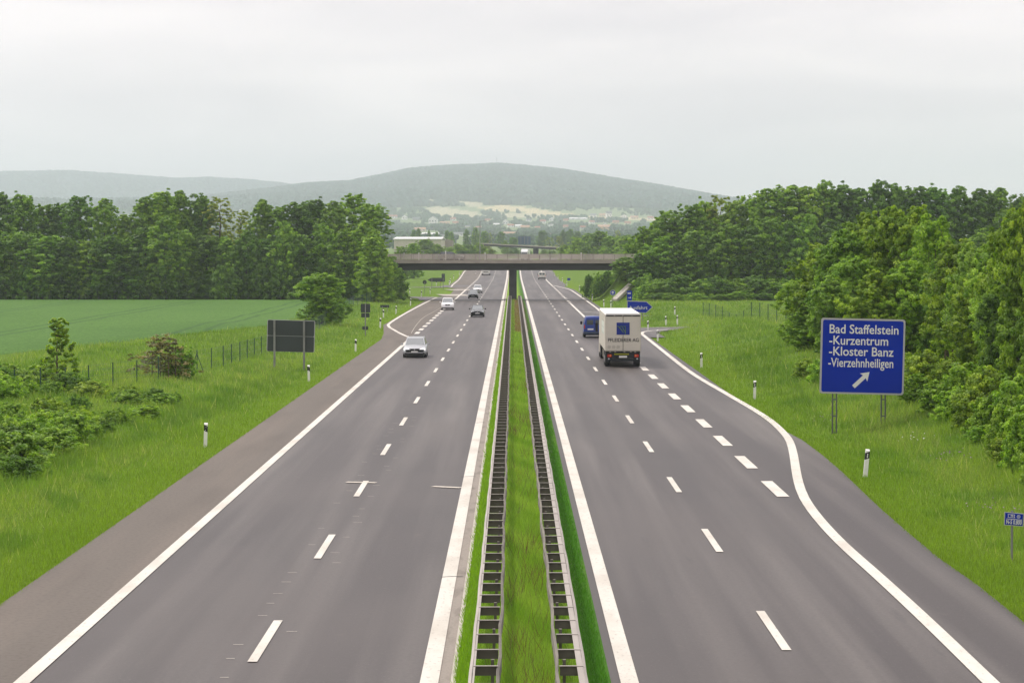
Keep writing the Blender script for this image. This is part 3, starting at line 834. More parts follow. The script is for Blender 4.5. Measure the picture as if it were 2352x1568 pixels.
MB().prism([((a - 1468) * k, (741 - b) * k) for a, b in box_pts(1440, 1451.6, 667.5, 689.8, 1)], -0.03, 0.03).build('plate', M['signblue'], r)
m = MB()
for a in (1441.6, 1444.1, 1446.6): m.prism([((x - 1468) * k, (741 - y) * k) for x, y in box_pts(a, a + 1.7, 671.5, 675.3)], -0.036, -0.031)
m.prism([((x - 1468) * k, (741 - y) * k) for x, y in box_pts(1442.3, 1446.5, 683.3, 684.2)], -0.036, -0.031)
m.prism([((x - 1468) * k, (741 - y) * k) for x, y in [(1447.8 + 1.5 * math.cos(t / 8 * 6.283), 683.5 + 1.7 * math.sin(t / 8 * 6.283)) for t in range(8)]], -0.036, -0.031)
m.build('symbol', M['signwhite'], r)
# round direction sign
circ = lambda cx_, cy_, rr, n=20: [(cx_ + rr * math.cos(i / n * 2 * math.pi), cy_ - rr * math.sin(i / n * 2 * math.pi)) for i in range(n)]
r, k, X, Y, Z = sign_on_post('ahead_only_sign', 'round blue sign with white upward arrow near the bridge', 1407.5, 703, [('rim', circ(1407.5, 672.2, 6.3), -0.02, 0.02, M['signwhite']), ('face', circ(1407.5, 672.2, 5.7), -0.028, -0.021, M['signblue'])], post_top=678)
MB().prism([((a - 1407.5) * k, (703 - b) * k) for a, b in [(1406.8, 676.2), (1408.2, 676.2), (1408.2, 671.5), (1410.6, 673), (1410.6, 671.5), (1407.5, 668.3), (1404.4, 671.5), (1404.4, 673), (1406.8, 671.5)]], -0.036, -0.029).build('arrow', M['signwhite'], r)
# kilometre sign
r, k, X, Y, Z = sign_on_post('kilometre_sign', 'small blue kilometre sign on a grey post in the near verge', 2325, 1291, [('panel', [(2306.5, 1174), (2350.5, 1178), (2349.5, 1208), (2305.5, 1204.5)], -0.015, 0.015, M['signgrey']), ('face', [(2308, 1175.7), (2349, 1179.5), (2348, 1206.3), (2307, 1203)], -0.021, -0.016, M['signblue'])], post_top=1172, post_r=0.032)
o = text_mesh('lettering', 'N-S 0.800', 0.16, M['signwhite'], r, (0, -0.028, (1291 - 1201) * k), bold=0.003)
w_ = max(v.co.x for v in o.data.vertices); o.scale.x = 36 * k / w_; o.location.x = (2309.5 - 2325) * k; o.rotation_euler[1] = math.radians(4)
o = text_mesh('lettering', '73', 0.075, M['signwhite'], r, (0, -0.028, (1291 - 1185.5) * k), bold=0.002); o.location.x = (2320.0 - 2325) * k
m = MB()
hexo = [(2314, 1179.5), (2330, 1180.6), (2328.5, 1184), (2330, 1187.6), (2314, 1186.4), (2315.3, 1183)]
for a, b in zip(hexo, hexo[1:] + hexo[:1]):
    m.tube(((a[0] - 2325) * k, -0.024, (1291 - a[1]) * k), ((b[0] - 2325) * k, -0.024, (1291 - b[1]) * k), 0.006, n=5)
cc = circ(2338.5, 1185, 3.6, 14)
for a, b in zip(cc, cc[1:] + cc[:1]):
    m.tube(((a[0] - 2325) * k, -0.024, (1291 - a[1]) * k), ((b[0] - 2325) * k, -0.024, (1291 - b[1]) * k), 0.006, n=5)
m.box((2336.7 - 2325) * k, (2340.3 - 2325) * k, -0.024, -0.020, (1291 - 1186) * k, (1291 - 1184) * k)
m.tube(((2311 - 2325) * k, -0.024, (1291 - 1189.8) * k), ((2346 - 2325) * k, -0.024, (1291 - 1192.8) * k), 0.008, n=5)
m.build('symbol', M['signwhite'], r)
# small far blue plate
sign_on_post('kilometre_sign', 'tiny blue plate beyond the bridge on the grassy bank', 1306.5, 652, [('panel', box_pts(1303, 1310, 638.6, 643.8), -0.02, 0.02, M['signblue'])], post_top=643)
# backs of signs on the opposite verge
sign_on_post('warning_sign', 'grey back of a two-part sign on one post beside the merging lane', 839.5, 772, [('panel', box_pts(828.8, 850.5, 697.5, 717.5), -0.03, 0.0, M['signback']), ('panel', box_pts(829.8, 849, 719, 728.7), -0.03, 0.0, M['signback']), ('small_plate', box_pts(832, 845.5, 749.5, 757.2), -0.03, 0.0, M['signback'])], post_top=696, post_r=0.055)
sign_on_post('low_plate', 'low dark plate on short legs in the verge grass', 884, 716, [('panel', box_pts(873.5, 894, 700, 706.3), -0.03, 0.0, M['signback'])], post_top=703, posts=(-6, 6), post_r=0.03)
sign_on_post('round_sign', 'dark round sign back on a post on the grass island', 975.5, 675, [('panel', circ(975.5, 648, 4.8), -0.03, 0.0, M['signback'])], post_top=648, post_r=0.04)
sign_on_post('exit_arrow_sign', 'dark back of an arrow-shaped sign on the grass island', 1006, 664, [('panel', [(982, 642.5), (991, 638), (1016, 638), (1016, 647.2), (990, 647.2)], -0.03, 0.0, M['signback']), ('plate', box_pts(1014.5, 1022, 628.5, 647), -0.06, -0.031, M['signback'])], post_top=638, posts=(-14, 12), post_r=0.06)
sign_on_post('hydrant_sign', 'tiny yellow and white marker on a post on the grass island', 1011.5, 662.5, [('panel', box_pts(1009.5, 1013.8, 644.5, 649), -0.05, 0.0, M['yellow'])], post_top=646)

# ------------------------------------------------------------------ guide posts
def guide_post_proto(flip):
    r = empty('guide_post')
    m = MB()
    w, d, h = 0.075, 0.055, 1.05
    m.loft([[(-w, -d, -0.3), (w, -d, -0.3), (w, d, -0.3), (-w, d, -0.3)], [(-w, -d, h - 0.06), (w, -d, h - 0.06), (w, d, h), (-w, d, h)]])
    m.build('post_body', M['white'], r)
    z = h - 0.36
    m = MB()
    sl_ = 0.035 * flip
    q = [(-w - 0.003, -d - 0.003, z - sl_), (w + 0.003, -d - 0.003, z + sl_), (w + 0.003, d + 0.003, z + sl_), (-w - 0.003, d + 0.003, z - sl_)]
    m.loft([q, [(a, b, c + 0.25) for a, b, c in q]])
    bb = m.build('black_band', M['black'], r)
    m = MB()
    if flip > 0: m.box(-0.02, 0.02, -d - 0.008, -d - 0.0035, z + 0.04, z + 0.2)
    else:
        m.box(-0.022, 0.0, -d - 0.008, -d - 0.0035, z + 0.04, z + 0.07); m.box(0.0, 0.02, -d - 0.008, -d - 0.0035, z + 0.16, z + 0.19)
    m.build('reflector', M['signwhite'], r)
    return r
GPL = [(471.5, 1027), (709.6, 876), (816.6, 808.5), (873.2, 753), (880.8, 731), (909.5, 721.2), (942.7, 701.6), (968, 681.2), (988, 675), (941, 676), (1002.5, 656), (1032, 655), (1034, 650.5), (1042, 640), (1055, 632), (1092, 630)]
GPR = [(1987, 1096), (1733, 917), (1611.3, 844), (1510.8, 784), (1488.4, 760.3), (1555.6, 746), (1529.8, 748), (1549.7, 724), (1470, 719.5), (1403, 707), (1387, 705), (1360.5, 690.3), (1345, 678.7), (1330.8, 668), (1301.8, 657.4), (1292, 647.8), (1282, 641), (1274, 634)]
NTH = ['first', 'second', 'third', 'fourth', 'fifth', 'sixth', 'seventh', 'eighth', 'ninth', 'tenth', 'eleventh', 'twelfth', 'thirteenth', 'fourteenth', 'fifteenth', 'sixteenth', 'seventeenth', 'eighteenth', 'nineteenth', 'twentieth'] + ['twenty-' + t for t in ('first', 'second', 'third', 'fourth', 'fifth', 'sixth', 'seventh', 'eighth', 'ninth')] + ['thirtieth'] + ['thirty-' + t for t in ('first', 'second', 'third', 'fourth', 'fifth', 'sixth', 'seventh', 'eighth', 'ninth')] + ['fortieth'] + ['forty-' + t for t in ('first', 'second', 'third', 'fourth', 'fifth', 'sixth', 'seventh', 'eighth', 'ninth')] + ['fiftieth']
for lst, flip, what in ((GPL, -1, 'verge of the oncoming lanes'), (GPR, 1, 'verge of the outbound lanes')):
    proto = guide_post_proto(flip)
    for i, (x, y) in enumerate(sorted(lst, key=lambda q: -q[1])):
        g = proto if i == 0 else copy_tree(proto)
        X, Y, Z = G(x, y)
        g.location = (X, Y, Z); g.rotation_euler = (rnd.uniform(-.02, .02), math.radians(rnd.uniform(-2, 2)), rnd.uniform(-.15, .15))
        if flip > 0 and i == 0: g.rotation_euler[1] = math.radians(5.5)
        tag(g, 'white guide post on the %s, %s counted from the nearest' % (what, NTH[i]), 'guide post', 'white guide posts along the verges')

# ------------------------------------------------------------------ wire fences
def fence(px_list, label, h, plane=None):
    base = [G(x, y) for x, y in px_list]
    if plane is not None:
        base = [flat(x, y, plane) for x, y in px_list]; base = [(a, b, float(terrain(a, b))) for a, b in base]
    r = empty('wire_fence', base[0]); tag(r, label, 'fence')
    off = -Vector(base[0])
    P = [Vector(b) for b in base]
    m = MB()
    for a, b in zip(P, P[1:]):
        for z in (0.12, 0.45, 0.8, 1.1, h - 0.04):
            m.tube(a + Vector((0, 0, z)), b + Vector((0, 0, z)), 0.006, n=4, caps=False)
        n = max(1, int((b - a).length / 0.35))
        for q in range(n):
            c = a.lerp(b, q / n); m.tube(c + Vector((0, 0, 0.1)), c + Vector((0, 0, h - 0.04)), 0.004, n=3, caps=False)
    m.build('wire_mesh', M['wire'], r).location = off
    for i, p in enumerate(P):
        a = MB().tube((0, 0, -0.4), (0, 0, h), 0.035, n=8)
        if i == 8 and plane is None: 
            a.tube((-0.02, 0, h * 0.85), (0.45, -0.3, 0), 0.025, n=6); a.tube((-0.02, 0, h * 0.85), (-0.45, 0.3, 0), 0.025, n=6)
        o = a.build('fence_post', M['fence'], r); o.location = p + off
FL = [(33.4, 907), (92.9, 903), (150, 901), (203.7, 896), (259.4, 888), (314.5, 881), (364, 871), (410, 862), (452.8, 853), (486, 847), (512.9, 841), (531.8, 836), (551, 829.5), (568, 824), (584.4, 819), (600.5, 814), (617, 808), (634, 802), (650, 796), (667, 790), (683, 783), (700, 775), (716, 766), (733, 757), (750, 746), (766, 735), (780, 724), (792, 715), (802, 708), (812, 704), (822, 701), (832, 698.5), (842, 696), (852, 693.8), (862, 691.8), (872, 690)]
fence(FL, 'green wire fence on thin posts between the verge and crop field', 1.42)
FR = [(1615, 727), (1629, 730.5), (1644, 734.5), (1659, 739), (1675, 743.5), (1691, 748), (1708, 752), (1726, 756), (1745, 760.5), (1764, 764.5), (1784, 769), (1805, 773), (1827, 777.5), (1850, 782)]
fence(FR, 'green wire fence on the grassy bank beyond the exit lane', 1.6, 0.35)

# concrete drain channel climbing to the bridge
a, b = Vector(G(1411, 692)), Vector(G(1449, 656)); a.z += 0.12; b.z += 0.12
d = (b - a); sd = Vector((d.y, -d.x, 0)).normalized() * 0.5
m = MB(); u_ = Vector((0, 0, 0.28))
m.loft([[a - sd - u_, a - sd + u_, a - sd * 0.6 + u_, a - sd * 0.6 + u_ * 0.85, a + sd * 0.6 + u_ * 0.85, a + sd * 0.6 + u_, a + sd + u_, a + sd - u_], [b - sd - u_, b - sd + u_, b - sd * 0.6 + u_, b - sd * 0.6 + u_ * 0.85, b + sd * 0.6 + u_ * 0.85, b + sd * 0.6 + u_, b + sd + u_, b + sd - u_]])
tag(m.build('drain_channel', M['kerb']), 'pale sloping concrete drain channel on the bank below the bridge', 'drain channel')
c = Vector(G(1452, 652)); c.z -= 0.1
tag(MB().box(c.x - 0.2, c.x + 0.2, c.y - 0.2, c.y + 0.2, c.z - 0.6, c.z + 0.95, 0.03).build('boundary_post', M['conc']), 'short pale concrete post above the sloping drain channel', 'post')
# ------------------------------------------------------------------ vehicles (front towards -y)
def wheel(root, x, y, r, w=0.2, n=20, rim=True, name='wheel'):
    prof = [(-w / 2, r * 0.62), (-w / 2, r * 0.95), (-w / 2 + 0.03, r), (w / 2 - 0.03, r), (w / 2, r * 0.95), (w / 2, r * 0.62)]
    rings = [[(x + a, y + b * math.cos(t), r + b * math.sin(t)) for a, b in prof] for t in [2 * math.pi * i / n for i in range(n + 1)]]
    m = MB(); m.loft(rings, closed=False, caps=False); bmesh.ops.remove_doubles(m.bm, verts=m.bm.verts, dist=1e-4)
    m.tube((x - w / 2 + 0.02, y, r), (x + w / 2 - 0.02, y, r), r * 0.62, n=n)
    o = m.build(name, M['tyre'], root)
    if rim:
        q = MB(); sgn = 1 if x > 0 else -1
        q.tube((x + sgn * (w / 2 - 0.019), y, r), (x + sgn * (w / 2 + 0.004), y, r), r * 0.6, r * 0.5, n=n)
        q.build('rim', M['rim'], o)
    return o
def car(name, label, cat, paint, L=4.6, W=1.8, Hr=1.48, kind='estate', lit=False, roofbars=False, group=None, bumper=None):
    r = empty(name); tag(r, label, cat, group)
    h = W / 2
    belt = {'estate': 0.93, 'sedan': 0.90, 'mpv': 1.0, 'hatch': 0.92}[kind]
    nose = {'estate': 0.70, 'sedan': 0.68, 'mpv': 0.78, 'hatch': 0.70}[kind]
    c0, c1 = {'estate': (1.15, 2.0), 'sedan': (1.25, 2.05), 'mpv': (0.95, 1.75), 'hatch': (1.05, 1.8)}[kind]
    c2, c3 = {'estate': (0.45, 0.12), 'sedan': (1.35, 0.75), 'mpv': (0.35, 0.08), 'hatch': (0.75, 0.2)}[kind]
    F0, R0 = -L / 2, L / 2
    def ring(y, w, zb, zs, cr=0.04):
        w *= h
        return [(-w * 0.86, y, zb), (-w * 0.97, y, zb + 0.10), (-w, y, zb + 0.30), (-w * 0.985, y, zs - 0.16), (-w * 0.93, y, zs - 0.05), (-w * 0.75, y, zs), (0, y, zs + cr), (w * 0.75, y, zs), (w * 0.93, y, zs - 0.05), (w * 0.985, y, zs - 0.16), (w, y, zs - 0.001 if zs - 0.001 < zb + 0.3 else zb + 0.30), (w * 0.97, y, zb + 0.10), (w * 0.86, y, zb)]
    st = [(F0, 0.72, 0.30, nose - 0.10), (F0 + 0.05, 0.84, 0.24, nose - 0.04), (F0 + 0.2, 0.94, 0.20, nose + 0.02), (F0 + 0.55, 0.99, 0.19, nose + 0.10), (F0 + c0, 1.0, 0.19, belt), (0, 1.0, 0.19, belt + 0.02), (R0 - 0.9, 1.0, 0.2, belt + 0.03), (R0 - 0.3, 0.96, 0.24, belt + 0.01), (R0 - 0.05, 0.88, 0.3, belt - 0.06), (R0, 0.8, 0.36, belt - 0.14)]
    MB().loft([ring(*q) for q in st]).build('body', paint, r, smooth=True)
    # cabin
    b0, b1, t0, t1 = F0 + c0 - 0.05, R0 - c3, F0 + c1, R0 - c2
    wb, wt = h * 0.93, h * 0.72
    zb, zt = belt - 0.06, Hr
    def g(y, top, w, z): return [(-w, y, z), (w, y, z)]
    m = MB()
    B = [(-wb * 0.94, b0, zb), (wb * 0.94, b0, zb), (wb, b1, zb), (-wb, b1, zb)]
    T = [(-wt, t0, zt - 0.05), (wt, t0, zt - 0.05), (wt, t1, zt - 0.06), (-wt, t1, zt - 0.06)]
    m.loft([B, T]); 
    m.loft([T, [(-wt * 0.85, t0 + 0.12, zt), (wt * 0.85, t0 + 0.12, zt), (wt * 0.85, t1 - 0.1, zt - 0.01), (-wt * 0.85, t1 - 0.1, zt - 0.01)]])
    m.build('cabin', paint, r)
    def pane(nm, a, b, c, d, inset=0.07, lift=0.006):
        P = [Vector(p) for p in (a, b, c, d)]
        cen = sum(P, Vector()) / 4
        P = [p + (cen - p) * inset for p in P]
        nrm = (P[1] - P[0]).cross(P[2] - P[0]).normalized()
        MB().slab([p + nrm * 0.002 for p in P], lift).build(nm, M['screen'] if nm == 'windscreen' else M['glass'], r)
    pane('windscreen', B[0], B[1], T[1], T[0], 0.08)
    pane('rear_window', B[2], B[3], T[3], T[2], 0.12)
    def lerp(a, b, t): return tuple(a[i] + (b[i] - a[i]) * t for i in range(3))
    for s_, (bi, bj, ti, tj) in (('l', (0, 3, 0, 3)), ('r', (1, 2, 1, 2))):
        for u0, u1 in ((0.1, 0.5), (0.53, 0.93)):
            q = [lerp(lerp(B[bi], B[bj], u0), lerp(T[ti], T[tj], u0), .22), lerp(lerp(B[bi], B[bj], u1), lerp(T[ti], T[tj], u1), .22), lerp(lerp(B[bi], B[bj], u1), lerp(T[ti], T[tj], u1), .88), lerp(lerp(B[bi], B[bj], u0), lerp(T[ti], T[tj], u0), .88)]
            if s_ == 'l': q = q[::-1]
            pane('side_window', *q, inset=0.0)
    if roofbars:
        for s_ in (-1, 1): MB().tube((s_ * wt * 0.95, t0 + 0.3, zt + 0.03), (s_ * wt * 0.95, t1 - 0.2, zt + 0.03), 0.02).build('roof_rail', M['rim'], r)
    # front
    zl_ = nose - 0.05
    for s_ in (-1, 1):
        MB().loft([[(s_ * h * 0.50, F0 + 0.02, zl_ - 0.05), (s_ * h * 0.50, F0 + 0.05, zl_ + 0.05), (s_ * h * 0.86, F0 + 0.16, zl_ + 0.09), (s_ * h * 0.90, F0 + 0.13, zl_ - 0.06)], [(s_ * h * 0.50, F0 + 0.3, zl_ - 0.05), (s_ * h * 0.50, F0 + 0.3, zl_ + 0.05), (s_ * h * 0.86, F0 + 0.3, zl_ + 0.06), (s_ * h * 0.90, F0 + 0.3, zl_ - 0.06)]]).build('headlight', M['lit'] if lit else M['lamp'], r)
        mm = MB().box(s_ * (h + 0.11) - 0.10, s_ * (h + 0.11) + 0.10, F0 + c0 + 0.35, F0 + c0 + 0.47, belt - 0.02, belt + 0.13, 0.03).build('mirror', paint if not bumper else bumper, r)
        MB().box(s_ * h * 0.80 - 0.11, s_ * h * 0.80 + 0.11, R0 - 0.06, R0 + 0.005, belt - 0.32, belt - 0.12, 0.02).build('tail_light', M['red'], r)
    MB().loft([[(-h * 0.42, F0 - 0.012, zl_ + 0.04), (h * 0.42, F0 - 0.012, zl_ + 0.04), (h * 0.30, F0 - 0.018, zl_ - 0.12), (-h * 0.30, F0 - 0.018, zl_ - 0.12)], [(-h * 0.42, F0 + 0.1, zl_ + 0.04), (h * 0.42, F0 + 0.1, zl_ + 0.04), (h * 0.30, F0 + 0.1, zl_ - 0.12), (-h * 0.30, F0 + 0.1, zl_ - 0.12)]]).build('grille', M['black'], r)
    MB().tube((0, F0 - 0.028, zl_ - 0.03), (0, F0 - 0.019, zl_ - 0.03), 0.06, n=14).build('badge', M['rim'], r)
    MB().box(-h * 0.86, h * 0.86, F0 - 0.02, F0 + 0.2, 0.26, 0.36, 0.03).build('lower_intake', M['black'] , r)
    if bumper:
        MB().box(-h * 0.9, h * 0.9, F0 - 0.03, F0 + 0.14, 0.3, 0.56, 0.04).build('bumper', bumper, r)
    MB().box(-0.26, 0.26, F0 - 0.045, F0 - 0.031, 0.40, 0.51).build('number_plate', M['plate'], r)
    MB().box(-0.26, 0.26, R0 + 0.002, R0 + 0.015, 0.62, 0.73).build('number_plate', M['plate'], r)
    MB().box(-h * 0.88, h * 0.88, F0 + 0.25, R0 - 0.3, 0.14, 0.3).build('underbody', M['black'], r)
    for s_ in (-1, 1):
        for y in (F0 + 0.85, R0 - 0.95): wheel(r, s_ * (h - 0.11), y, 0.315)
    return r
def paint(name, col, metal=0.3, rough=0.32): return mat(name, col, rough, metal, 0.5, coat=0.5)
P_silver = paint('silver_paint', (0.47, 0.49, 0.51), 0.55)
P_white = paint('white_paint', (0.80, 0.80, 0.79), 0.0)
P_dark = paint('dark_green_paint', (0.04, 0.05, 0.05), 0.3, 0.22)
P_grey = paint('grey_paint', (0.12, 0.14, 0.15), 0.4, 0.25)
P_blue = paint('blue_paint', srgb(14, 54, 140), 0.1)
P_cream = paint('cream_paint', (0.66, 0.64, 0.58), 0.0)
def put(o, x, ybase, rz=0.0, dy=0.0):
    X, Y = flat(x, ybase)
    Z = float(zroad(Y)); X, Y = flat(x, ybase, Z)
    o.location = (X, Y + dy, Z + 0.005); o.rotation_euler[2] = rz
    return o
put(car('estate_car', 'silver estate car with lit headlamps and roof rails in the oncoming slow lane', 'car', P_silver, 4.75, 1.82, 1.50, 'estate', True, True), 952, 821.5, dy=2.4)
put(car('minivan', 'white compact minivan moving out of the merging lane', 'car', P_white, 4.25, 1.76, 1.62, 'mpv'), 1027.3, 712, dy=2.1, rz=math.radians(1.2))
put(car('sedan', 'black saloon with chrome grille in the oncoming fast lane', 'car', P_dark, 4.4, 1.69, 1.42, 'sedan', bumper=M['black']), 1096.4, 728, dy=2.2)
put(car('hatchback', 'dark grey hatchback under the bridge just ahead of a white car', 'car', P_grey, 4.1, 1.68, 1.44, 'hatch'), 1086.6, 685.6, dy=2.0)
put(car('compact_car', 'white compact car behind the dark grey hatchback', 'car', P_white, 4.1, 1.72, 1.5, 'hatch'), 1096.9, 673, dy=2.0)
c = car('sedan', 'dark car driving across the bridge, only its roof above the railing', 'car', P_dark, 4.3, 1.7, 1.47, 'estate')
c.location = (at(1037, 434), 433.5, 6.305); c.rotation_euler[2] = math.radians(90)

def van(name, label, paint_, L, W, H, highroof=False, lean=0.10, bumper=None, skirt=None):
    """rear towards -y here (driving away)"""
    r = empty(name); tag(r, label, 'van')
    h = W / 2
    R0, F0 = -L / 2, L / 2
    def ring(y, w, zb, z1, wt_, zt):
        w *= h
        return [(-w * 0.92, y, zb), (-w, y, zb + 0.2), (-w, y, z1), (-wt_ * h * 1.03, y, zt - 0.22), (-wt_ * h * 0.9, y, zt - 0.04), (0, y, zt), (wt_ * h * 0.9, y, zt - 0.04), (wt_ * h * 1.03, y, zt - 0.22), (w, y, z1), (w, y, zb + 0.2), (w * 0.92, y, zb)]
    st = [(R0, 0.97, 0.45, 1.15, 0.78, H - 0.12), (R0 + 0.12, 1, 0.32, 1.15, 0.84, H), (F0 - 2.1, 1, 0.3, 1.15, 0.86, H), (F0 - 1.45, 1, 0.3, 1.12, 0.84, H - 0.08), (F0 - 0.75, 0.98, 0.3, 0.95, 0.9, 1.25), (F0 - 0.1, 0.92, 0.34, 0.7, 0.85, 0.98), (F0, 0.85, 0.4, 0.6, 0.8, 0.85)]
    MB().loft([ring(*q) for q in st]).build('body', paint_, r, smooth=False)
    y = R0
    def rp(nm, x0, x1, z0, z1, mt_, out=0.012, rr=0.07):
        # panel lying on the slightly raked rear face
        return MB().prism(rrect(x1 - x0, z1 - z0, rr, 4, (x0 + x1) / 2, (z0 + z1) / 2), y - out, y + 0.05).build(nm, mt_, r)
    for s_ in (-1, 1):
        a, b = sorted((s_ * 0.10, s_ * h * 0.70)); rp('rear_window', a, b, H * 0.60, H * 0.83, M['glass'])
        a, b = sorted((s_ * h * 0.86, s_ * h * 0.965)); rp('tail_light', a, b, 0.85, 1.2, M['red'], 0.02, 0.02)
        MB().box(s_ * (h + 0.13) - 0.1, s_ * (h + 0.13) + 0.1, F0 - 1.3, F0 - 1.18, 1.15, 1.45, 0.03).build('mirror', M['black'], r)
    MB().box(-0.015, 0.015, y - 0.008, y + 0.03, 0.5, H - 0.25).build('door_seam', M['black'], r)
    rp('number_plate', -h * 0.62, -h * 0.08, 0.72, 0.86, M['plate'], 0.022, 0.02)
    MB().box(-h * 0.99, h * 0.99, y - 0.08, y + 0.1, 0.36, 0.56, 0.04).build('bumper', bumper or M['black'], r)
    if skirt: MB().box(-h * 0.96, h * 0.96, y - 0.02, y + 0.1, 0.57, 0.72, 0.02).build('trim_panel', skirt, r)
    MB().loft([[(-h * 0.8, F0 - 0.70, 1.27), (h * 0.8, F0 - 0.70, 1.27), (h * 0.72, F0 - 1.42, H - 0.16), (-h * 0.72, F0 - 1.42, H - 0.16)], [(-h * 0.8, F0 - 0.67, 1.29), (h * 0.8, F0 - 0.67, 1.29), (h * 0.72, F0 - 1.39, H - 0.14), (-h * 0.72, F0 - 1.39, H - 0.14)]]).build('windscreen', M['glass'], r)
    for s_ in (-1, 1):
        for yy in (R0 + 0.95, F0 - 0.95): wheel(r, s_ * (h - 0.12), yy, 0.33)
    MB().box(-h * 0.85, h * 0.85, R0 + 0.3, F0 - 0.4, 0.22, 0.36).build('underbody', M['black'], r)
    return r
put(van('blue_van', 'deep blue panel van ahead of the white lorry', P_blue, 4.8, 2.0, 2.0, bumper=mat('grey_bumper', srgb(60, 72, 96), 0.6), skirt=P_blue), 1365, 775.5, dy=2.4)
put(van('white_van', 'white van with two rear windows driving away beyond the bridge', P_cream, 4.9, 1.95, 2.05), 1245, 642, dy=2.4)

def lorry(label, box_paint, L=16.5, detail=True, back=False):
    """cab at +y, trailer doors at -y"""
    r = empty('lorry'); tag(r, label, 'lorry')
    h = 1.25
    z0, z1 = 1.12, 3.78
    MB().box(-h, h, 0, L, z0, z1 - 0.06, 0.02).build('box_body', box_paint, r)
    m = MB(); m.loft([[(-h - 0.004, -0.02, z1 - 0.10), (h + 0.004, -0.02, z1 - 0.10), (h - 0.06, -0.02, z1), (-h + 0.06, -0.02, z1)], [(-h - 0.004, L + 0.02, z1 - 0.10), (h + 0.004, L + 0.02, z1 - 0.10), (h - 0.06, L + 0.02, z1), (-h + 0.06, L + 0.02, z1)]])
    m.build('roof', mat('tarp_white', (0.88, 0.87, 0.86), 0.45), r)
    # rear doors
    for s_ in (-1, 1):
        a, b = sorted((s_ * 0.022, s_ * (h - 0.07)))
        d_ = MB().box(a, b, -0.05, -0.003, z0 + 0.05, z1 - 0.24, 0.01).build('rear_door', box_paint, r)
    MB().box(-0.02, 0.02, -0.045, -0.004, z0 + 0.05, z1 - 0.2).build('door_seam', M['galvdark'], r)
    m = MB()
    for a, b in ((-1.2, -0.62), (-0.58, -0.05), (0.0, 0.6), (0.64, 1.2)): m.box(a, b, -0.035, -0.004, z1 - 0.2, z1 - 0.12)
    m.build('top_hinge', M['black'], r)
    if detail:
        e_ = MB().box(-0.46, 0.46, -0.066, -0.056, 2.28, 3.14)
        e_ = e_.build('emblem', mat('emblem_blue', srgb(16, 42, 132), 0.45), r)
        g_ = mat('emblem_green', srgb(96, 128, 54), 0.5)
        m = MB()
        def stroke(p, w=0.022):
            for (xa, za), (xb, zb_) in zip(p, p[1:]):
                m.tube((xa, -0.072, za), (xb, -0.072, zb_), w, n=5)
        stroke([(-0.43, 2.89), (-0.28, 2.84), (-0.10, 2.61), (0.02, 2.43)]); stroke([(-0.20, 2.87), (-0.06, 2.87), (0.06, 2.61)]); stroke([(0.03, 2.87), (0.16, 2.87), (0.16, 2.37)]); stroke([(-0.02, 2.69), (0.14, 2.51), (0.16, 2.33)]); stroke([(-0.30, 2.83), (-0.05, 2.53)])
        m.build('motif', g_, e_)
        o = text_mesh('lettering', 'PFLEIDERER AG', 0.36, mat('letter_grey', srgb(34, 36, 44), 0.5), r, (0, -0.060, 1.79), bold=0.004)
        w_ = max(v.co.x for v in o.data.vertices) - min(v.co.x for v in o.data.vertices); o.scale.x = 2.16 / w_; o.location.x = -1.08
        m = MB()
        for xx in (-0.98, -0.66, -0.34):
            c_ = [(xx + 0.09 * math.cos(t * math.pi / 8), 1.42 + 0.09 * math.sin(t * math.pi / 8)) for t in range(17)]
            for p, q in zip(c_, c_[1:]): m.tube((p[0], -0.056, p[1]), (q[0], -0.056, q[1]), 0.012, n=5)
            m.box(xx - 0.04, xx + 0.04, -0.058, -0.05, 1.405, 1.435)
        m.build('sticker', mat('sticker_grey', srgb(150, 148, 140), 0.6), r)
        MB().box(-h - 0.006, -h + 0.01, 3.2, 9.5, 2.2, 3.1).build('side_panel', mat('side_pale', srgb(216, 222, 212), 0.5), r)
        m = MB()
        for q in (0.0, 0.42, 0.9): m.box(-h - 0.012, -h - 0.005, 3.3, 9.2, 2.25 + q, 2.28 + q)
        m.build('side_stripe', mat('side_line', srgb(150, 160, 150), 0.6), r)
    # chassis and lamps
    MB().box(-h + 0.05, h - 0.05, 0.0, 0.16, z0 - 0.14, z0 - 0.004).build('rear_frame', M['black'], r)
    m = MB()
    for xx in (-0.9, -0.55, 0.1, 0.55, 0.85): m.box(xx - 0.06, xx + 0.06, -0.03, -0.001, z0 - 0.07, z0 + 0.02)
    m.build('lock_bracket', M['galv'], r)
    MB().box(-0.5, 0.5, 0.3, L - 1, 0.75, z0 - 0.15).build('chassis', M['black'], r)
    MB().box(-1.16, 1.16, 0.02, 0.14, 0.42, 0.58, 0.02).build('underrun_bar', mat('underrun_dark', srgb(26, 32, 36), 0.6), r)
    m = MB()
    for xx in (-0.8, 0.8): m.box(xx - 0.05, xx + 0.05, 0.15, 0.3, 0.45, 0.98)
    m.build('bar_bracket', M['black'], r)
    MB().box(-0.62, 0.42, 0.06, 0.12, 0.86, 0.97).build('marker_strip', M['yellow'], r)
    MB().box(-0.28, 0.28, 0.03, 0.1, 0.66, 0.79).build('number_plate', M['plate'], r)
    MB().box(-1.2, 1.2, 0.16, 0.22, 0.6, 0.98).build('rear_panel', M['black'], r)
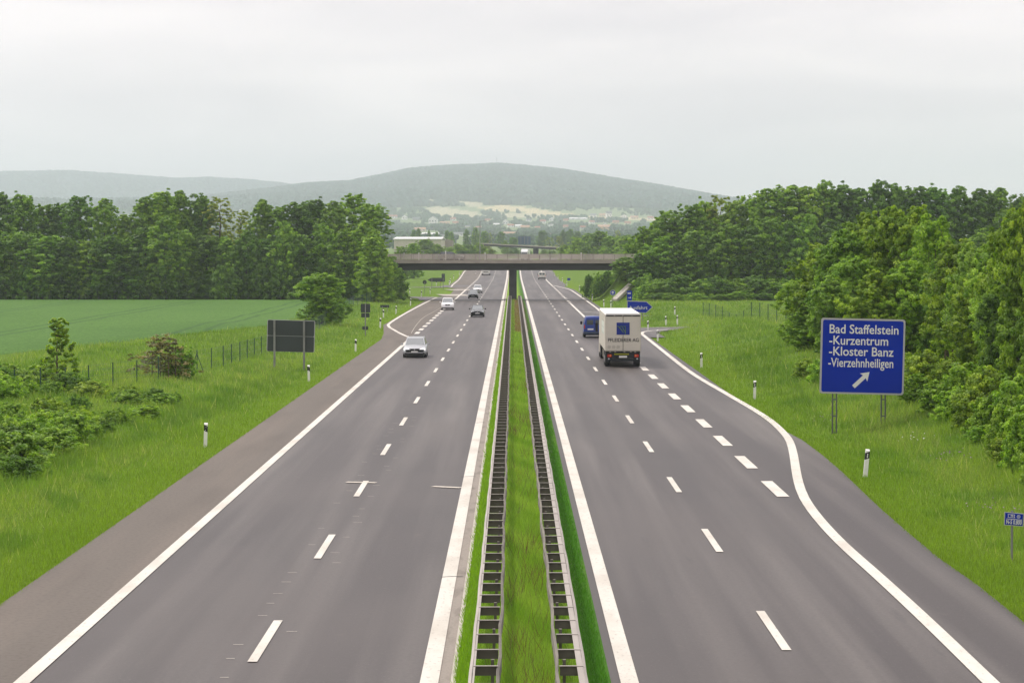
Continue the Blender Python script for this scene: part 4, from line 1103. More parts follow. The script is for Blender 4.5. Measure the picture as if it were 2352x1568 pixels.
    for s_ in (-1, 1):
        l_ = MB().box(s_ * 0.95 - 0.15, s_ * 0.95 + 0.15, 0.03, 0.15, 0.70, 0.90, 0.02).build('tail_light', M['red'], r)
        MB().box(s_ * 0.89 - 0.05, s_ * 0.89 + 0.05, 0.018, 0.032, 0.76, 0.88).build('indicator', M['orange'], l_)
        MB().tube((s_ * 1.0, 0.02, 0.58), (s_ * 1.0, 0.03, 0.58), 0.055, n=10).build('reflector', M['lamp'], r)
        MB().box(s_ * 1.05 - 0.18, s_ * 1.05 + 0.18, 0.9, 0.92, 0.25, 0.7).build('mudflap', M['black'], r)
        for y in (1.5, 2.8, 4.1):
            wheel(r, s_ * 1.06, y, 0.5, 0.34, 20)
        MB().box(s_ * 1.2 - 0.02, s_ * 1.2 + 0.02, 4.9, 8.6, 0.45, 1.0).build('side_guard', M['galvdark'], r)
        for y in (L - 1.2, L + 2.0): wheel(r, s_ * 1.06, y, 0.5, 0.3, 20)
    m = MB(); m.loft([[(-1.22, L + 0.6, 0.4), (1.22, L + 0.6, 0.4), (1.22, L + 0.6, 3.4), (-1.22, L + 0.6, 3.4)], [(-1.22, L + 2.5, 0.4), (1.22, L + 2.5, 0.4), (1.2, L + 2.5, 2.9), (-1.2, L + 2.5, 2.9)], [(-1.2, L + 2.85, 0.4), (1.2, L + 2.85, 0.4), (1.15, L + 2.7, 2.6), (-1.15, L + 2.7, 2.6)]])
    m.build('cab', box_paint, r)
    MB().slab([(-1.1, L + 2.87, 1.7), (1.1, L + 2.87, 1.7), (1.06, L + 2.80, 2.5), (-1.06, L + 2.80, 2.5)][::-1], 0.02).build('windscreen', M['glass'], r)
    MB().box(-0.7, 0.7, L + 2.84, L + 2.88, 0.8, 1.5 if detail else 0.98).build('grille', M['black'], r)
    for s_ in (-1, 1):
        MB().box(s_ * 0.95 - 0.16, s_ * 0.95 + 0.16, L + 2.84, L + 2.89, 0.55, 0.72).build('headlight', M['lamp'], r)
        MB().box(s_ * 1.4 - 0.1, s_ * 1.4 + 0.1, L + 2.5, L + 2.6, 1.9, 2.6, 0.03).build('mirror', M['black'], r)
    return r
P_box = mat('box_cream', srgb(206, 200, 188), 0.5, var=0.05, scale=(0.6, 0.6, 1.2))
put(lorry('white articulated lorry with blue emblem and lettering on its rear doors', P_box), 1431, 843, rz=math.radians(-0.4))
# oncoming heavy vehicles seen from the front
lw = lorry('pale lorry coming out from under the bridge beyond the cars', P_cream, 8.0, False)
Yl = 765.0; lw.location = (at(1115.8, Yl), Yl + 10.8, float(zroad(Yl)) + 0.01); lw.rotation_euler[2] = math.pi
lw = lorry('far white lorry glimpsed above the bridge railing', P_white, 12.0, False)
Yl = 985.0; lw.location = (at(1202.5, Yl) + 1.3, Yl + 14.8, float(zroad(Yl)) + 0.01); lw.rotation_euler[2] = math.pi - math.radians(4); lw.scale = (1, 1, 1.13)
# ------------------------------------------------------------------ trees and bushes
def unit(v): return v / (np.linalg.norm(v, axis=-1, keepdims=True) + 1e-9)
def leaf_quads(cen, nrm, size, g, droop=0.3):
    n = len(cen)
    a = unit(np.cross(nrm, g.normal(size=(n, 3)))); b = np.cross(nrm, a)
    s = size[:, None] * g.uniform(0.7, 1.3, (n, 1))
    V = np.empty((n, 4, 3), np.float32)
    V[:, 0] = cen - a * s * 0.5; V[:, 1] = cen + b * s * 0.32 + nrm * s * 0.06
    V[:, 2] = cen + a * s * 0.5 - np.array([0, 0, 1]) * s * droop * 0.3; V[:, 3] = cen - b * s * 0.32 + nrm * s * 0.06
    return V.reshape(-1, 3), np.arange(n * 4).reshape(n, 4)
GREEN_A = np.array(srgb(106, 140, 46)); GREEN_B = np.array(srgb(150, 178, 66)); GREEN_C = np.array(srgb(74, 108, 46))
def crown_mesh(name, seed, H, R, zb, nb, nc, nl, leaf, shape='broad', hole=0.0, lob=0.36, top=1.0):
    """boughs placed in the crown, leaf clumps on each bough, leaves in each clump"""
    g = np.random.default_rng(seed)
    t = (np.arange(nb) + g.uniform(0, 1, nb)) / nb
    if shape == 'broad': prof = np.sin(np.pi * np.clip(t * 0.86 + 0.12, 0, 1)) ** 0.65
    elif shape == 'tall': prof = np.sin(np.pi * np.clip(t * 0.78 + 0.14, 0, 1)) ** 0.65
    elif shape == 'cone': prof = (1 - t) ** 0.8 * 0.9 + 0.12
    else: prof = np.sqrt(np.clip(1 - (t * 0.95) ** 2, 0, 1))
    ang = np.arange(nb) * 2.399 + g.uniform(-.5, .5, nb)
    rad = R * prof * g.uniform(0.15, 0.74, nb)
    bz = zb + (H * top - zb) * t * 0.93
    B = np.stack([rad * np.cos(ang), rad * np.sin(ang), bz], 1)
    br_ = lob * R * g.uniform(0.7, 1.25, nb) * (0.55 + 0.45 * prof)
    limbs = B.copy()
    d = unit(g.normal(size=(nb, nc, 3)) + np.array([0, 0, 0.25]))
    C = B[:, None] + d * br_[:, None, None] * g.uniform(0.55, 1.12, (nb, nc, 1)) * np.array([1, 1, 1.3])
    outd = unit(d + 0.5 * unit(np.stack([B[:, 0], B[:, 1], np.zeros(nb)], 1))[:, None])
    C = C.reshape(-1, 3); outd = outd.reshape(-1, 3)
    keep = (g.uniform(size=len(C)) > hole) & (C[:, 2] > 0.15)
    C, outd = C[keep], outd[keep]
    cr_ = np.repeat(br_, nc)[keep] * g.uniform(0.20, 0.42, len(C))
    sh = g.uniform(size=len(C)) < 0.14          # sprigs reaching past the outline
    C[sh] += (outd[sh] * 0.5 + np.array([0, 0, 0.5])) * (np.repeat(br_, nc)[keep][sh] * 0.45)[:, None]; cr_[sh] *= 0.7
    n = len(C)
    off = g.normal(size=(n, nl, 3)); off = off / np.linalg.norm(off, axis=2, keepdims=True) * (g.uniform(size=(n, nl, 1)) ** 0.5)
    P = C[:, None] + off * cr_[:, None, None] * np.array([1, 1, 0.9])
    N = unit(off * 0.6 + outd[:, None] * 0.6 + np.array([0, 0, 0.3]) + g.normal(size=(n, nl, 3)) * 0.5)
    P, N = P.reshape(-1, 3), N.reshape(-1, 3)
    ok = P[:, 2] > 0.05
    mixv = np.repeat(np.clip(g.normal(0.5, 0.4, n), 0, 1), nl)
    mix2 = np.repeat(g.uniform(0, 1, n), nl)
    T = GREEN_A * (1 - mixv[:, None]) + GREEN_B * mixv[:, None]
    T = np.where((mix2 < 0.3)[:, None], T * 0.5 + GREEN_C * 0.5, T) * g.uniform(0.85, 1.15, (len(P), 1))
    P, N, T = P[ok], N[ok], T[ok]
    V, F = leaf_quads(P, N, np.full(len(P), leaf), g)
    me = np_mesh('crown', V, F, M['leaf'], tint=np.repeat(T, 4, 0), link=False)
    return me, limbs, (H * top)
def trunk_mesh(limbs, H, zb, r0, seed, stems=1):
    g = np.random.default_rng(seed)
    m = MB()
    for s_ in range(stems):
        ox, oy = (0, 0) if stems == 1 else (g.uniform(-.9, .9), g.uniform(-.5, .5))
        n = 6; P = []
        for i in range(n + 1):
            t = i / n
            P.append(Vector((ox + g.normal() * 0.12 * t * H / 12, oy + g.normal() * 0.12 * t * H / 12, -0.3 + t * (H * 0.86 + 0.3))))
        rr = r0 if stems == 1 else r0 * 0.5
        for i in range(n):
            m.tube(P[i], P[i + 1], rr * (1 - i / n * 0.85), rr * (1 - (i + 1) / n * 0.85), n=7, caps=False)
        if s_ == 0:
            for L in limbs[::2]:
                zz = max(zb * 0.6, L[2] - 0.28 * math.hypot(L[0], L[1]) - 0.8)
                k = min(n - 1, int((zz + 0.3) / (H * 0.86 + 0.3) * n))
                f_ = (zz + 0.3) / (H * 0.86 + 0.3) * n - k
                st = P[k].lerp(P[k + 1], min(1, max(0, f_)))
                m.tube(st, Vector(L), rr * 0.32, rr * 0.08, n=5, caps=False)
    me = m.build('trunk', M['bark'], None, smooth=True)
    d = me.data; bpy.data.objects.remove(me)
    return d
class Proto: pass
def proto(seed, H, R, zb, nb, nc, nl, leaf, shape, r0=0.2, hole=0.0, stems=1, lob=0.36):
    p = Proto()
    p.crown, limbs, top = crown_mesh('crown', seed, H, R, zb, nb, nc, nl, leaf, shape, hole, lob)
    p.trunk = trunk_mesh(limbs, H, zb, r0, seed + 1, stems)
    co = np.empty(len(p.crown.vertices) * 3, np.float32); p.crown.vertices.foreach_get('co', co); co = co.reshape(-1, 3)
    p.H = float(np.quantile(co[:, 2], 0.998)); p.R = float(np.quantile(np.abs(co[:, 0]), 0.98))
    return p
FARP = [proto(1, 15, 4.2, 1.0, 48, 13, 36, 0.35, 'broad', lob=0.33), proto(2, 16, 3.6, 1.2, 48, 13, 36, 0.34, 'tall', lob=0.34), proto(3, 15, 4.0, 0.8, 40, 16, 36, 0.36, 'broad', lob=0.36),
        proto(4, 16, 3.4, 1.0, 50, 12, 36, 0.34, 'tall', hole=0.05, lob=0.34), proto(5, 14, 4.4, 0.8, 46, 14, 38, 0.35, 'broad', lob=0.30)]
THIN = [proto(6, 16, 3.0, 2.0, 30, 9, 16, 0.42, 'tall', hole=0.25, lob=0.30)]
MIDP = [proto(11, 10, 3.6, 0.4, 48, 22, 66, 0.18, 'broad', lob=0.27), proto(12, 10.5, 3.4, 0.5, 46, 22, 66, 0.18, 'broad', lob=0.27), proto(13, 10, 3.4, 1.6, 36, 22, 64, 0.17, 'broad', hole=0.2, stems=4, lob=0.28)]
BUSHP = [proto(21, 3.0, 2.0, 0.1, 22, 18, 44, 0.155, 'dome', 0.07, lob=0.34), proto(22, 2.6, 1.8, 0.1, 20, 18, 44, 0.15, 'dome', 0.06, lob=0.38), proto(23, 3.4, 1.7, 0.1, 18, 16, 28, 0.20, 'tall', 0.06, lob=0.36)]
LOW = [proto(31, 1.3, 1.3, 0.02, 18, 16, 40, 0.095, 'dome', 0.025, lob=0.34), proto(32, 1.1, 1.5, 0.02, 18, 16, 40, 0.09, 'dome', 0.025, lob=0.32)]
def plant(p, name, label, cat, X, Y, Z, height, radius, color, group, rz=None, keep_trunk=True):
    r = empty(name, (X, Y, Z - 0.05)); tag(r, label, cat, group)
    sz = height / p.H; sx = radius / p.R
    r.rotation_euler[2] = rnd.uniform(0, 6.28) if rz is None else rz
    r.scale = (sx, sx, sz)
    c = bpy.data.objects.new('crown', p.crown); COL.objects.link(c); c.parent = r
    c.color = (*color, 1)
    t = bpy.data.objects.new('trunk', p.trunk); COL.objects.link(t); t.parent = r
    return r
def tint_of(kind):
    b = {'dark': (0.60, 0.72, 0.58), 'mid': (0.98, 1.04, 0.78), 'light': (1.18, 1.2, 0.72), 'olive': (1.14, 1.07, 0.6), 'brown': (1.25, 0.95, 0.95), 'grey': (1.25, 1.25, 1.25), 'blue': (0.68, 0.82, 0.74)}[kind]
    f = rnd.uniform(0.9, 1.1)
    return tuple(c * f * rnd.uniform(0.96, 1.04) for c in b)
WORD = {'dark': 'dark green', 'mid': 'green', 'light': 'bright green', 'olive': 'yellowish green', 'brown': 'thin brownish', 'grey': 'silvery green', 'blue': 'bluish green'}
def belt(items, Y0, Yj, name, phrase, group, protos, cat='tree', zfix=None, refs='bridge'):
    """items: (x, y of top, half width in picture px, colour kind [, distance])"""
    for i, it in enumerate(items):
        x, yt, hw, kind = it[:4]
        Y = it[4] if len(it) > 4 else Y0 + rnd.uniform(-Yj, Yj)
        X = at(x, Y); Z = float(terrain(X, Y)) if zfix is None else zfix
        h = hz(yt, Y) - Z
        p = (THIN if kind == 'brown' else protos)[rnd.randrange(len(THIN if kind == 'brown' else protos))]
        plant(p, name, '%s %s %s, %s from the %s' % (WORD[kind], 'tree' if cat == 'tree' else 'bush', phrase, NTH[i], refs), cat, X, Y, Z, h, hw * Y / FPX, tint_of(kind), group)
# wood behind the crop field, listed from the bridge outwards
back = [(858, 468, 40, 'light'), (812, 446, 46, 'light'), (766, 462, 38, 'mid'), (722, 458, 40, 'dark'), (682, 464, 36, 'blue'), (640, 474, 34, 'mid'), (602, 458, 38, 'mid'), (552, 482, 36, 'brown'), (506, 452, 40, 'brown'), (462, 446, 44, 'blue'), (415, 438, 42, 'mid'), (372, 440, 44, 'light'), (330, 452, 34, 'mid'), (288, 492, 32, 'mid'), (240, 456, 38, 'mid'), (184, 450, 40, 'dark'), (140, 466, 36, 'dark'), (100, 470, 38, 'mid'), (52, 446, 40, 'mid'), (6, 444, 42, 'dark'), (-44, 452, 44, 'mid'), (-92, 446, 44, 'dark')]
belt(back, 436, 6, 'field_wood_tree', 'in the back row beyond the crop field', 'trees of the wood beyond the crop field', FARP)
front = [(836, 508, 46, 'light'), (790, 530, 42, 'mid'), (742, 515, 44, 'mid'), (698, 540, 40, 'dark'), (654, 510, 42, 'mid'), (610, 548, 40, 'blue'), (566, 530, 40, 'dark'), (520, 545, 40, 'mid'), (474, 540, 44, 'dark'), (428, 528, 44, 'mid'), (382, 498, 46, 'mid'), (336, 520, 42, 'dark'), (292, 548, 42, 'mid'), (246, 540, 42, 'dark'), (200, 552, 42, 'mid'), (154, 545, 42, 'dark'), (106, 540, 44, 'mid'), (58, 532, 44, 'mid'), (10, 536, 44, 'mid'), (-40, 530, 44, 'dark')]
belt(front, 419, 3, 'field_wood_tree', 'in the front row at the crop field edge', 'trees of the wood beyond the crop field', FARP)
under_ = [(895 - 42 * k, 612 + rnd.uniform(-22, 16), 34, ('dark', 'dark', 'blue')[k % 3]) for k in range(23)]  # dark leaf tints put the shade at the wood's foot into the colour
belt(under_, 418, 2, 'understorey_bush', 'along the far edge of the crop field', 'bushes along the far field edge', BUSHP, 'bush')
for x, yt, yb, hw, kind, Y, lb in [(858, 545, 676, 44, 'light', 408, 'bright leafy tree beside the bridge end, in front of the wood'), (890, 596, 672, 24, 'mid', 414, 'low green tree tucked under the bridge end beside the wood')]:
    X = at(x, Y); Z = float(terrain(X, Y)); plant(FARP[2], 'bridge_end_tree', lb, 'tree', X, Y, Z, hz(yt, Y) - Z, hw * Y / FPX, tint_of(kind), None)
# single bushy tree on the near verge, small tree, brown bush
X, Y, Z = G(740, 745)
plant(MIDP[0], 'round_tree', 'round bushy green tree standing alone at the fence beside the crop field', 'tree', X, Y, Z, (745 - 627) * Y / FPX, 62 * Y / FPX, (1.05, 1.12, 0.7), None)
X, Y, Z = G(132, 893)
plant(proto(41, 4.6, 1.5, 0.5, 22, 9, 40, 0.15, 'cone', 0.06, hole=0.3, lob=0.26), 'sapling', 'small sparse young tree by the fence in front of the crop field', 'tree', X, Y, Z, (893 - 728) * Y / FPX, 52 * Y / FPX, tint_of('olive'), None)
X, Y, Z = G(372, 868)
plant(proto(42, 3.0, 1.5, 0.2, 26, 12, 16, 0.12, 'dome', 0.05, hole=0.35, lob=0.34, stems=5), 'twiggy_bush', 'brownish twiggy bush half bare beside the fence', 'bush', X, Y, Z, (868 - 764) * Y / FPX, 60 * Y / FPX, (1.05, 0.60, 2.0), None)
X, Y, Z = G(412, 868)
plant(BUSHP[1], 'green_bush', 'dark green bush leaning against the brownish twiggy bush', 'bush', X, Y, Z, (868 - 792) * Y / FPX, 36 * Y / FPX, tint_of('mid'), None)
# brambles on the near bank, listed from the corner
gb = np.random.default_rng(19)
reg = [(-30, 885), (60, 872), (230, 884), (350, 905), (420, 925), (400, 945), (300, 975), (210, 1005), (150, 1075), (70, 1100), (-30, 1110)]
spots = []
while len(spots) < 46:
    x, y = gb.uniform(-30, 430), gb.uniform(870, 1110)
    if in_poly(np.array([x]), np.array([y]), reg)[0] and all(abs(x - a) > 16 or abs(y - b) > 10 for a, b in spots): spots.append((float(x), float(y)))
for i, (x, yb) in enumerate(sorted(spots)):
    X, Y, Z = G(x, yb)
    f_ = float(gb.uniform(0.6, 1.15)) * (1.2 if x < 160 else 0.8)
    plant(LOW[i % 2], 'bramble_bush', 'low tangled bramble bush on the near verge, %s along from the picture edge' % NTH[i], 'bush', X, Y, Z, 1.05 * f_, 0.95 * f_ * float(gb.uniform(0.9, 1.4)), tint_of(('mid', 'olive', 'light', 'dark', 'mid')[i % 5]), 'bramble bushes on the near verge')
# exit-side wood on the bank behind the arrow sign, listed from the bridge outwards
rb = [(1452, 545, 40, 'mid', 452), (1480, 522, 42, 'mid', 446), (1512, 502, 44, 'light', 446), (1548, 484, 46, 'mid', 444), (1590, 470, 46, 'mid', 444), (1622, 462, 42, 'light', 448), (1655, 449, 46, 'brown', 446), (1688, 460, 46, 'mid', 444), (1722, 452, 46, 'light', 446), (1760, 434, 50, 'light', 440), (1808, 425, 52, 'mid', 440), (1850, 428, 48, 'light', 440), (1890, 417, 44, 'mid', 442), (1930, 424, 48, 'dark', 440), (1972, 432, 46, 'blue', 440), (2016, 416, 44, 'dark', 440), (2056, 424, 50, 'blue', 440), (2100, 428, 48, 'dark', 440), (2148, 430, 48, 'blue', 440), (2200, 430, 50, 'blue', 440), (2250, 434, 50, 'dark', 440), (2295, 432, 46, 'mid', 440), (2345, 448, 46, 'dark', 440), (2395, 446, 48, 'mid', 440), (2450, 440, 50, 'dark', 440)]
belt(rb, 440, 4, 'exit_wood_tree', 'in the back row of the exit-side wood', 'trees of the exit-side wood', FARP)
rf = [(1438, 590, 34, 'mid', 424), (1478, 580, 36, 'dark', 421), (1516, 545, 42, 'mid', 421), (1556, 560, 40, 'dark', 419), (1598, 530, 46, 'mid', 419), (1640, 535, 42, 'dark', 418), (1680, 515, 46, 'mid', 418), (1726, 520, 46, 'dark', 417), (1770, 500, 48, 'mid', 417), (1812, 510, 44, 'dark', 416), (1856, 495, 48, 'mid', 416), (1906, 505, 48, 'dark', 416), (1960, 515, 46, 'mid', 416), (2150, 520, 48, 'dark', 416), (2260, 525, 48, 'mid', 416)]
belt(rf, 415, 3, 'exit_wood_tree', 'in the middle row of the exit-side wood', 'trees of the exit-side wood', FARP)
rs = [(1482, 628, 30, 'mid', 414), (1490, 648, 32, 'light', 410), (1522, 640, 34, 'mid', 409), (1560, 630, 38, 'dark', 408), (1602, 640, 38, 'mid', 408), (1646, 634, 38, 'dark', 408), (1690, 640, 38, 'mid', 408), (1734, 632, 38, 'dark', 408), (1778, 640, 36, 'mid', 406), (1545, 672, 26, 'mid', 402), (1700, 668, 28, 'mid', 402), (1512, 672, 26, 'dark', 404), (1600, 672, 28, 'light', 402), (1650, 675, 28, 'mid', 402), (1750, 672, 28, 'dark', 402)]
belt(sorted(rs), 408, 2, 'understorey_bush', 'at the foot of the exit-side wood', 'bushes at the foot of the exit-side wood', BUSHP, 'bush')
# near thicket behind the blue sign
nt = [(1838, 640, 852, 48, 'olive', 190, 0), (1880, 560, 858, 62, 'olive', 184, 1), (1938, 530, 862, 70, 'mid', 180, 0), (1990, 488, 868, 66, 'olive', 182, 1), (2050, 478, 872, 70, 'olive', 178, 0), (2104, 474, 880, 64, 'olive', 176, 1), (2146, 492, 890, 58, 'light', 172, 2), (2196, 548, 905, 60, 'olive', 160, 2), (2244, 556, 920, 58, 'grey', 152, 2), (2290, 540, 940, 56, 'grey', 146, 2), (2322, 482, 960, 60, 'olive', 140, 1), (2372, 462, 985, 66, 'olive', 130, 0), (2420, 500, 1010, 70, 'mid', 122, 0), (2160, 620, 900, 50, 'mid', 166, 0), (2300, 660, 965, 50, 'dark', 136, 0), (1916, 640, 868, 52, 'mid', 172, 0), (2010, 620, 876, 56, 'olive', 168, 1), (1856, 700, 856, 44, 'mid', 182, 1), (1960, 590, 866, 60, 'mid', 175, 0), (2080, 600, 880, 60, 'light', 168, 1), (2232, 640, 925, 56, 'olive', 150, 1), (2350, 590, 980, 60, 'mid', 130, 1)]
for i, (x, yt, yb, hw, kind, Y, pi) in enumerate(sorted(nt)):
    X = at(x, Y); Z = float(terrain(X, Y))
    plant(MIDP[pi], 'thicket_tree', '%s tree of the thicket behind the blue place-name sign, %s from its fence end' % (WORD[kind], NTH[i]), 'tree', X, Y, Z, hz(yt, Y) - Z, 1.15 * hw * Y / FPX, tint_of(kind), 'trees of the near thicket')
nb = [(1850, 868, 30, 40), (1890, 880, 34, 52), (2110, 925, 40, 60), (2150, 950, 44, 70), (2190, 965, 44, 70), (2230, 985, 46, 85), (2275, 1005, 48, 95), (2320, 1030, 50, 110), (2355, 1075, 56, 130), (2400, 1110, 60, 130), (2180, 915, 44, 80), (2240, 930, 44, 80), (2295, 960, 44, 90), (2345, 985, 50, 110), (2085, 905, 34, 46), (2300, 1060, 34, 50), (2060, 895, 34, 50), (2250, 1020, 30, 40), (2130, 905, 50, 90), (2085, 890, 40, 70), (2330, 1000, 50, 120), (2270, 965, 50, 110), (2215, 945, 50, 100), (2375, 1050, 60, 140), (2150, 935, 30, 50)]
for i, (x, yb, hw, hh) in enumerate(sorted(nb)):
    X, Y, Z = G(x, yb)
    plant(BUSHP[i % 3], 'thicket_bush', 'bright leafy bush at the foot of the near thicket, %s from the fence end' % NTH[i], 'bush', X, Y, Z, max(0.7, 1.15 * hh * Y / FPX), hw * Y / FPX, tint_of(('olive', 'light', 'mid')[i % 3]), 'bushes at the foot of the near thicket')
# beyond the bridge
fr = [(1298, 562, 24, 'light', 860), (1326, 545, 28, 'light', 850), (1352, 536, 28, 'mid', 860), (1378, 530, 30, 'mid', 850), (1408, 542, 28, 'light', 840), (1436, 540, 30, 'light', 830), (1466, 548, 30, 'mid', 820), (1496, 540, 32, 'light', 810), (1310, 572, 18, 'light', 830), (1345, 566, 22, 'mid', 825), (1395, 568, 24, 'light', 820), (1440, 566, 24, 'mid', 810)]
belt(sorted(fr), 660, 5, 'roadside_tree', 'beside the road beyond the bridge', 'trees beyond the bridge near the wood', FARP, refs='overpass')
bb_ = [(1352, 630, 15, 'dark', 450), (1374, 626, 18, 'mid', 447), (1398, 622, 22, 'dark', 445), (1424, 620, 24, 'mid', 443), (1440, 612, 24, 'dark', 440)]
belt(bb_, 445, 2, 'slope_bush', 'on the slope under the bridge end', 'bushes on the slope under the bridge', BUSHP, 'bush', refs='road')
fl = [(925, 566, 20, 'mid', 640), (950, 558, 22, 'light', 700), (978, 549, 26, 'mid', 940), (1004, 560, 22, 'mid', 950), (1030, 568, 18, 'light', 960), (1052, 560, 20, 'light', 970), (1076, 561, 20, 'mid', 980), (1100, 558, 20, 'light', 985), (1118, 564, 16, 'brown', 990), (1128, 572, 12, 'mid', 1000), (1064, 574, 18, 'dark', 950), (1010, 574, 18, 'dark', 940)]
belt(sorted(fl), 700, 5, 'hedge_tree', 'in front of the factory hall', 'trees in front of the factory hall', FARP, refs='wood')
mv = [(1170, 574, 12, 'mid', 1180), (1185, 572, 12, 'blue', 1200), (1250, 573, 12, 'mid', 1190), (1268, 575, 12, 'mid', 1180), (1215, 576, 10, 'blue', 1210)]
belt(sorted(mv), 1190, 5, 'shrub', 'under the distant overpass', 'shrubs under the distant overpass', FARP, 'bush', refs='factory hall')
vt = [(950, 527, 7, 'blue', 1500), (961, 524, 8, 'blue', 1480), (985, 528, 6, 'dark', 1520), (1003, 533, 6, 'blue', 1480), (1026, 529, 6, 'dark', 1500), (1036, 532, 8, 'mid', 1460), (1071, 526, 7, 'dark', 1450), (1092, 522, 10, 'mid', 1420), (1112, 530, 9, 'mid', 1400), (1124, 534, 9, 'brown', 1400), (1150, 532, 9, 'blue', 1650), (1245, 529, 11, 'dark', 1600), (1292, 528, 9, 'dark', 1600), (1300, 532, 8, 'blue', 1600), (1310, 526, 8, 'dark', 1620), (1326, 531, 12, 'blue', 1580), (1345, 535, 12, 'mid', 1500), (1180, 545, 12, 'blue', 1350), (1262, 545, 14, 'brown', 1350), (1285, 541, 12, 'brown', 1380), (1160, 552, 10, 'mid', 1300), (1420, 528, 12, 'brown', 1500)]
belt(sorted(vt), 1500, 5, 'valley_tree', 'in the hazy valley before the town', 'valley trees before the town', FARP, refs='factory hall')
# ------------------------------------------------------------------ factory hall, mast, far sign, town
def gable_house(name, label, cat, X, Y, Z, w, d, hw_, hr, wall, roof, along='x', rz=0.0, wins=2, group=None):
    r = empty(name, (X, Y, Z - 1.0), rz); tag(r, label, cat, group)
    if along == 'y': pts = [(-w / 2, 0), (w / 2, 0), (w / 2, hw_ + 1), (0, hw_ + hr + 1), (-w / 2, hw_ + 1)]; MB().prism(pts, 0, d).build('wall', wall, r); \
        MB().prism([(-w / 2 - 0.3, hw_ + 0.85), (0, hw_ + hr + 1.03), (w / 2 + 0.3, hw_ + 0.85), (w / 2 + 0.3, hw_ + 1.15), (0, hw_ + hr + 1.35), (-w / 2 - 0.3, hw_ + 1.15)], -0.4, d + 0.4).build('roof', roof, r)
    else:
        m = MB(); m.loft([[(-w / 2, 0, 0), (-w / 2, d, 0), (-w / 2, d, hw_ + 1), (-w / 2, d / 2, hw_ + hr + 1), (-w / 2, 0, hw_ + 1)], [(w / 2, 0, 0), (w / 2, d, 0), (w / 2, d, hw_ + 1), (w / 2, d / 2, hw_ + hr + 1), (w / 2, 0, hw_ + 1)]]); m.build('wall', wall, r)
        m = MB(); q = [(-0.4, hw_ + 0.85), (d / 2, hw_ + hr + 1.03), (d + 0.4, hw_ + 0.85), (d + 0.4, hw_ + 1.15), (d / 2, hw_ + hr + 1.35), (-0.4, hw_ + 1.15)]
        m.loft([[(-w / 2 - 0.4, a, b) for a, b in q], [(w / 2 + 0.4, a, b) for a, b in q]]); m.build('roof', roof, r)
    for i in range(wins):
        xx = (i + 0.5) / wins * w - w / 2
        MB().box(xx - w / wins * 0.2, xx + w / wins * 0.2, -0.06, 0.02, 1 + hw_ * 0.42, 1 + hw_ * 0.75).build('window', M['farglass'], r)
    return r
M['farglass'] = mat('far_window', (0.10, 0.11, 0.12), 0.2)
W_ = {'white': mat('white_render', (0.80, 0.79, 0.76), 0.8, var=0.06, scale=(.3, .3, .3)), 'cream': mat('cream_render', srgb(214, 202, 172), 0.8, var=0.06, scale=(.3, .3, .3)), 'tan': mat('tan_render', srgb(198, 172, 138), 0.8, var=0.08, scale=(.3, .3, .3)), 'grey': mat('grey_render', srgb(160, 160, 158), 0.8, var=0.08, scale=(.3, .3, .3))}
R_ = {'red': mat('red_tiles', srgb(150, 92, 72), 0.8, var=0.15, scale=(.5, .5, .5)), 'grey': mat('grey_roof', srgb(110, 112, 116), 0.8, var=0.1, scale=(.4, .4, .4)), 'white': mat('pale_sheet_roof', srgb(222, 222, 222), 0.6, var=0.05, scale=(.2, 2, 1)), 'tan': mat('tan_roof', srgb(176, 140, 112), 0.8, var=0.1, scale=(.4, .4, .4))}
# hall behind the hedge trees
Yh = 1060.0
x0, x1 = at(905, Yh), at(1013, Yh)
Zh = float(terrain(x0, Yh))
r = empty('factory_hall', ((x0 + x1) / 2, Yh, Zh)); tag(r, 'long pale factory hall with low pitched roof behind hedge trees', 'factory hall')
ht = hz(550.5, Yh) - Zh
hall_w = mat('hall_cladding', srgb(196, 190, 178), 0.7, var=0.08, scale=(0.6, 0.6, 0.1))
o = MB().box(x0, x1, Yh, Yh + 60, -2 + Zh, ht + Zh).build('wall', hall_w); o.parent = r; o.matrix_parent_inverse = Matrix.Translation(-r.location)
m = MB(); xg = at(1030, Yh + 30)
m.loft([[(x0 - 0.4, Yh - 0.5, ht + Zh + 0.02), (x0 - 0.4, Yh + 30, ht + Zh + 0.9), (x0 - 0.4, Yh + 60.5, ht + Zh + 0.02), (x0 - 0.4, Yh + 60.5, ht + Zh + 0.3), (x0 - 0.4, Yh + 30, ht + Zh + 1.2), (x0 - 0.4, Yh - 0.5, ht + Zh + 0.4)], [(x1 + 0.4, Yh - 0.5, ht + Zh + 0.02), (x1 + 0.4, Yh + 30, ht + Zh + 0.9), (x1 + 0.4, Yh + 60.5, ht + Zh + 0.02), (x1 + 0.4, Yh + 60.5, ht + Zh + 0.3), (x1 + 0.4, Yh + 30, ht + Zh + 1.2), (x1 + 0.4, Yh - 0.5, ht + Zh + 0.4)]])
o = m.build('roof', R_['white']); o.parent = r; o.matrix_parent_inverse = Matrix.Translation(-r.location)
xa, xb = at(1000, Yh + 20), at(1034, Yh + 20)
m = MB(); m.prism([(xa, Zh - 2), (xb, Zh - 2), (xb, hz(552, Yh + 20)), (xa + 0.4 * (xb - xa), hz(547.5, Yh + 20)), (xa, hz(549.5, Yh + 20))], Yh + 62, Yh + 84)
o = m.build('annex', mat('annex_wall', srgb(150, 142, 132), 0.75, var=0.08, scale=(0.5, 0.5, 0.1))); o.parent = r; o.matrix_parent_inverse = Matrix.Translation(-r.location)
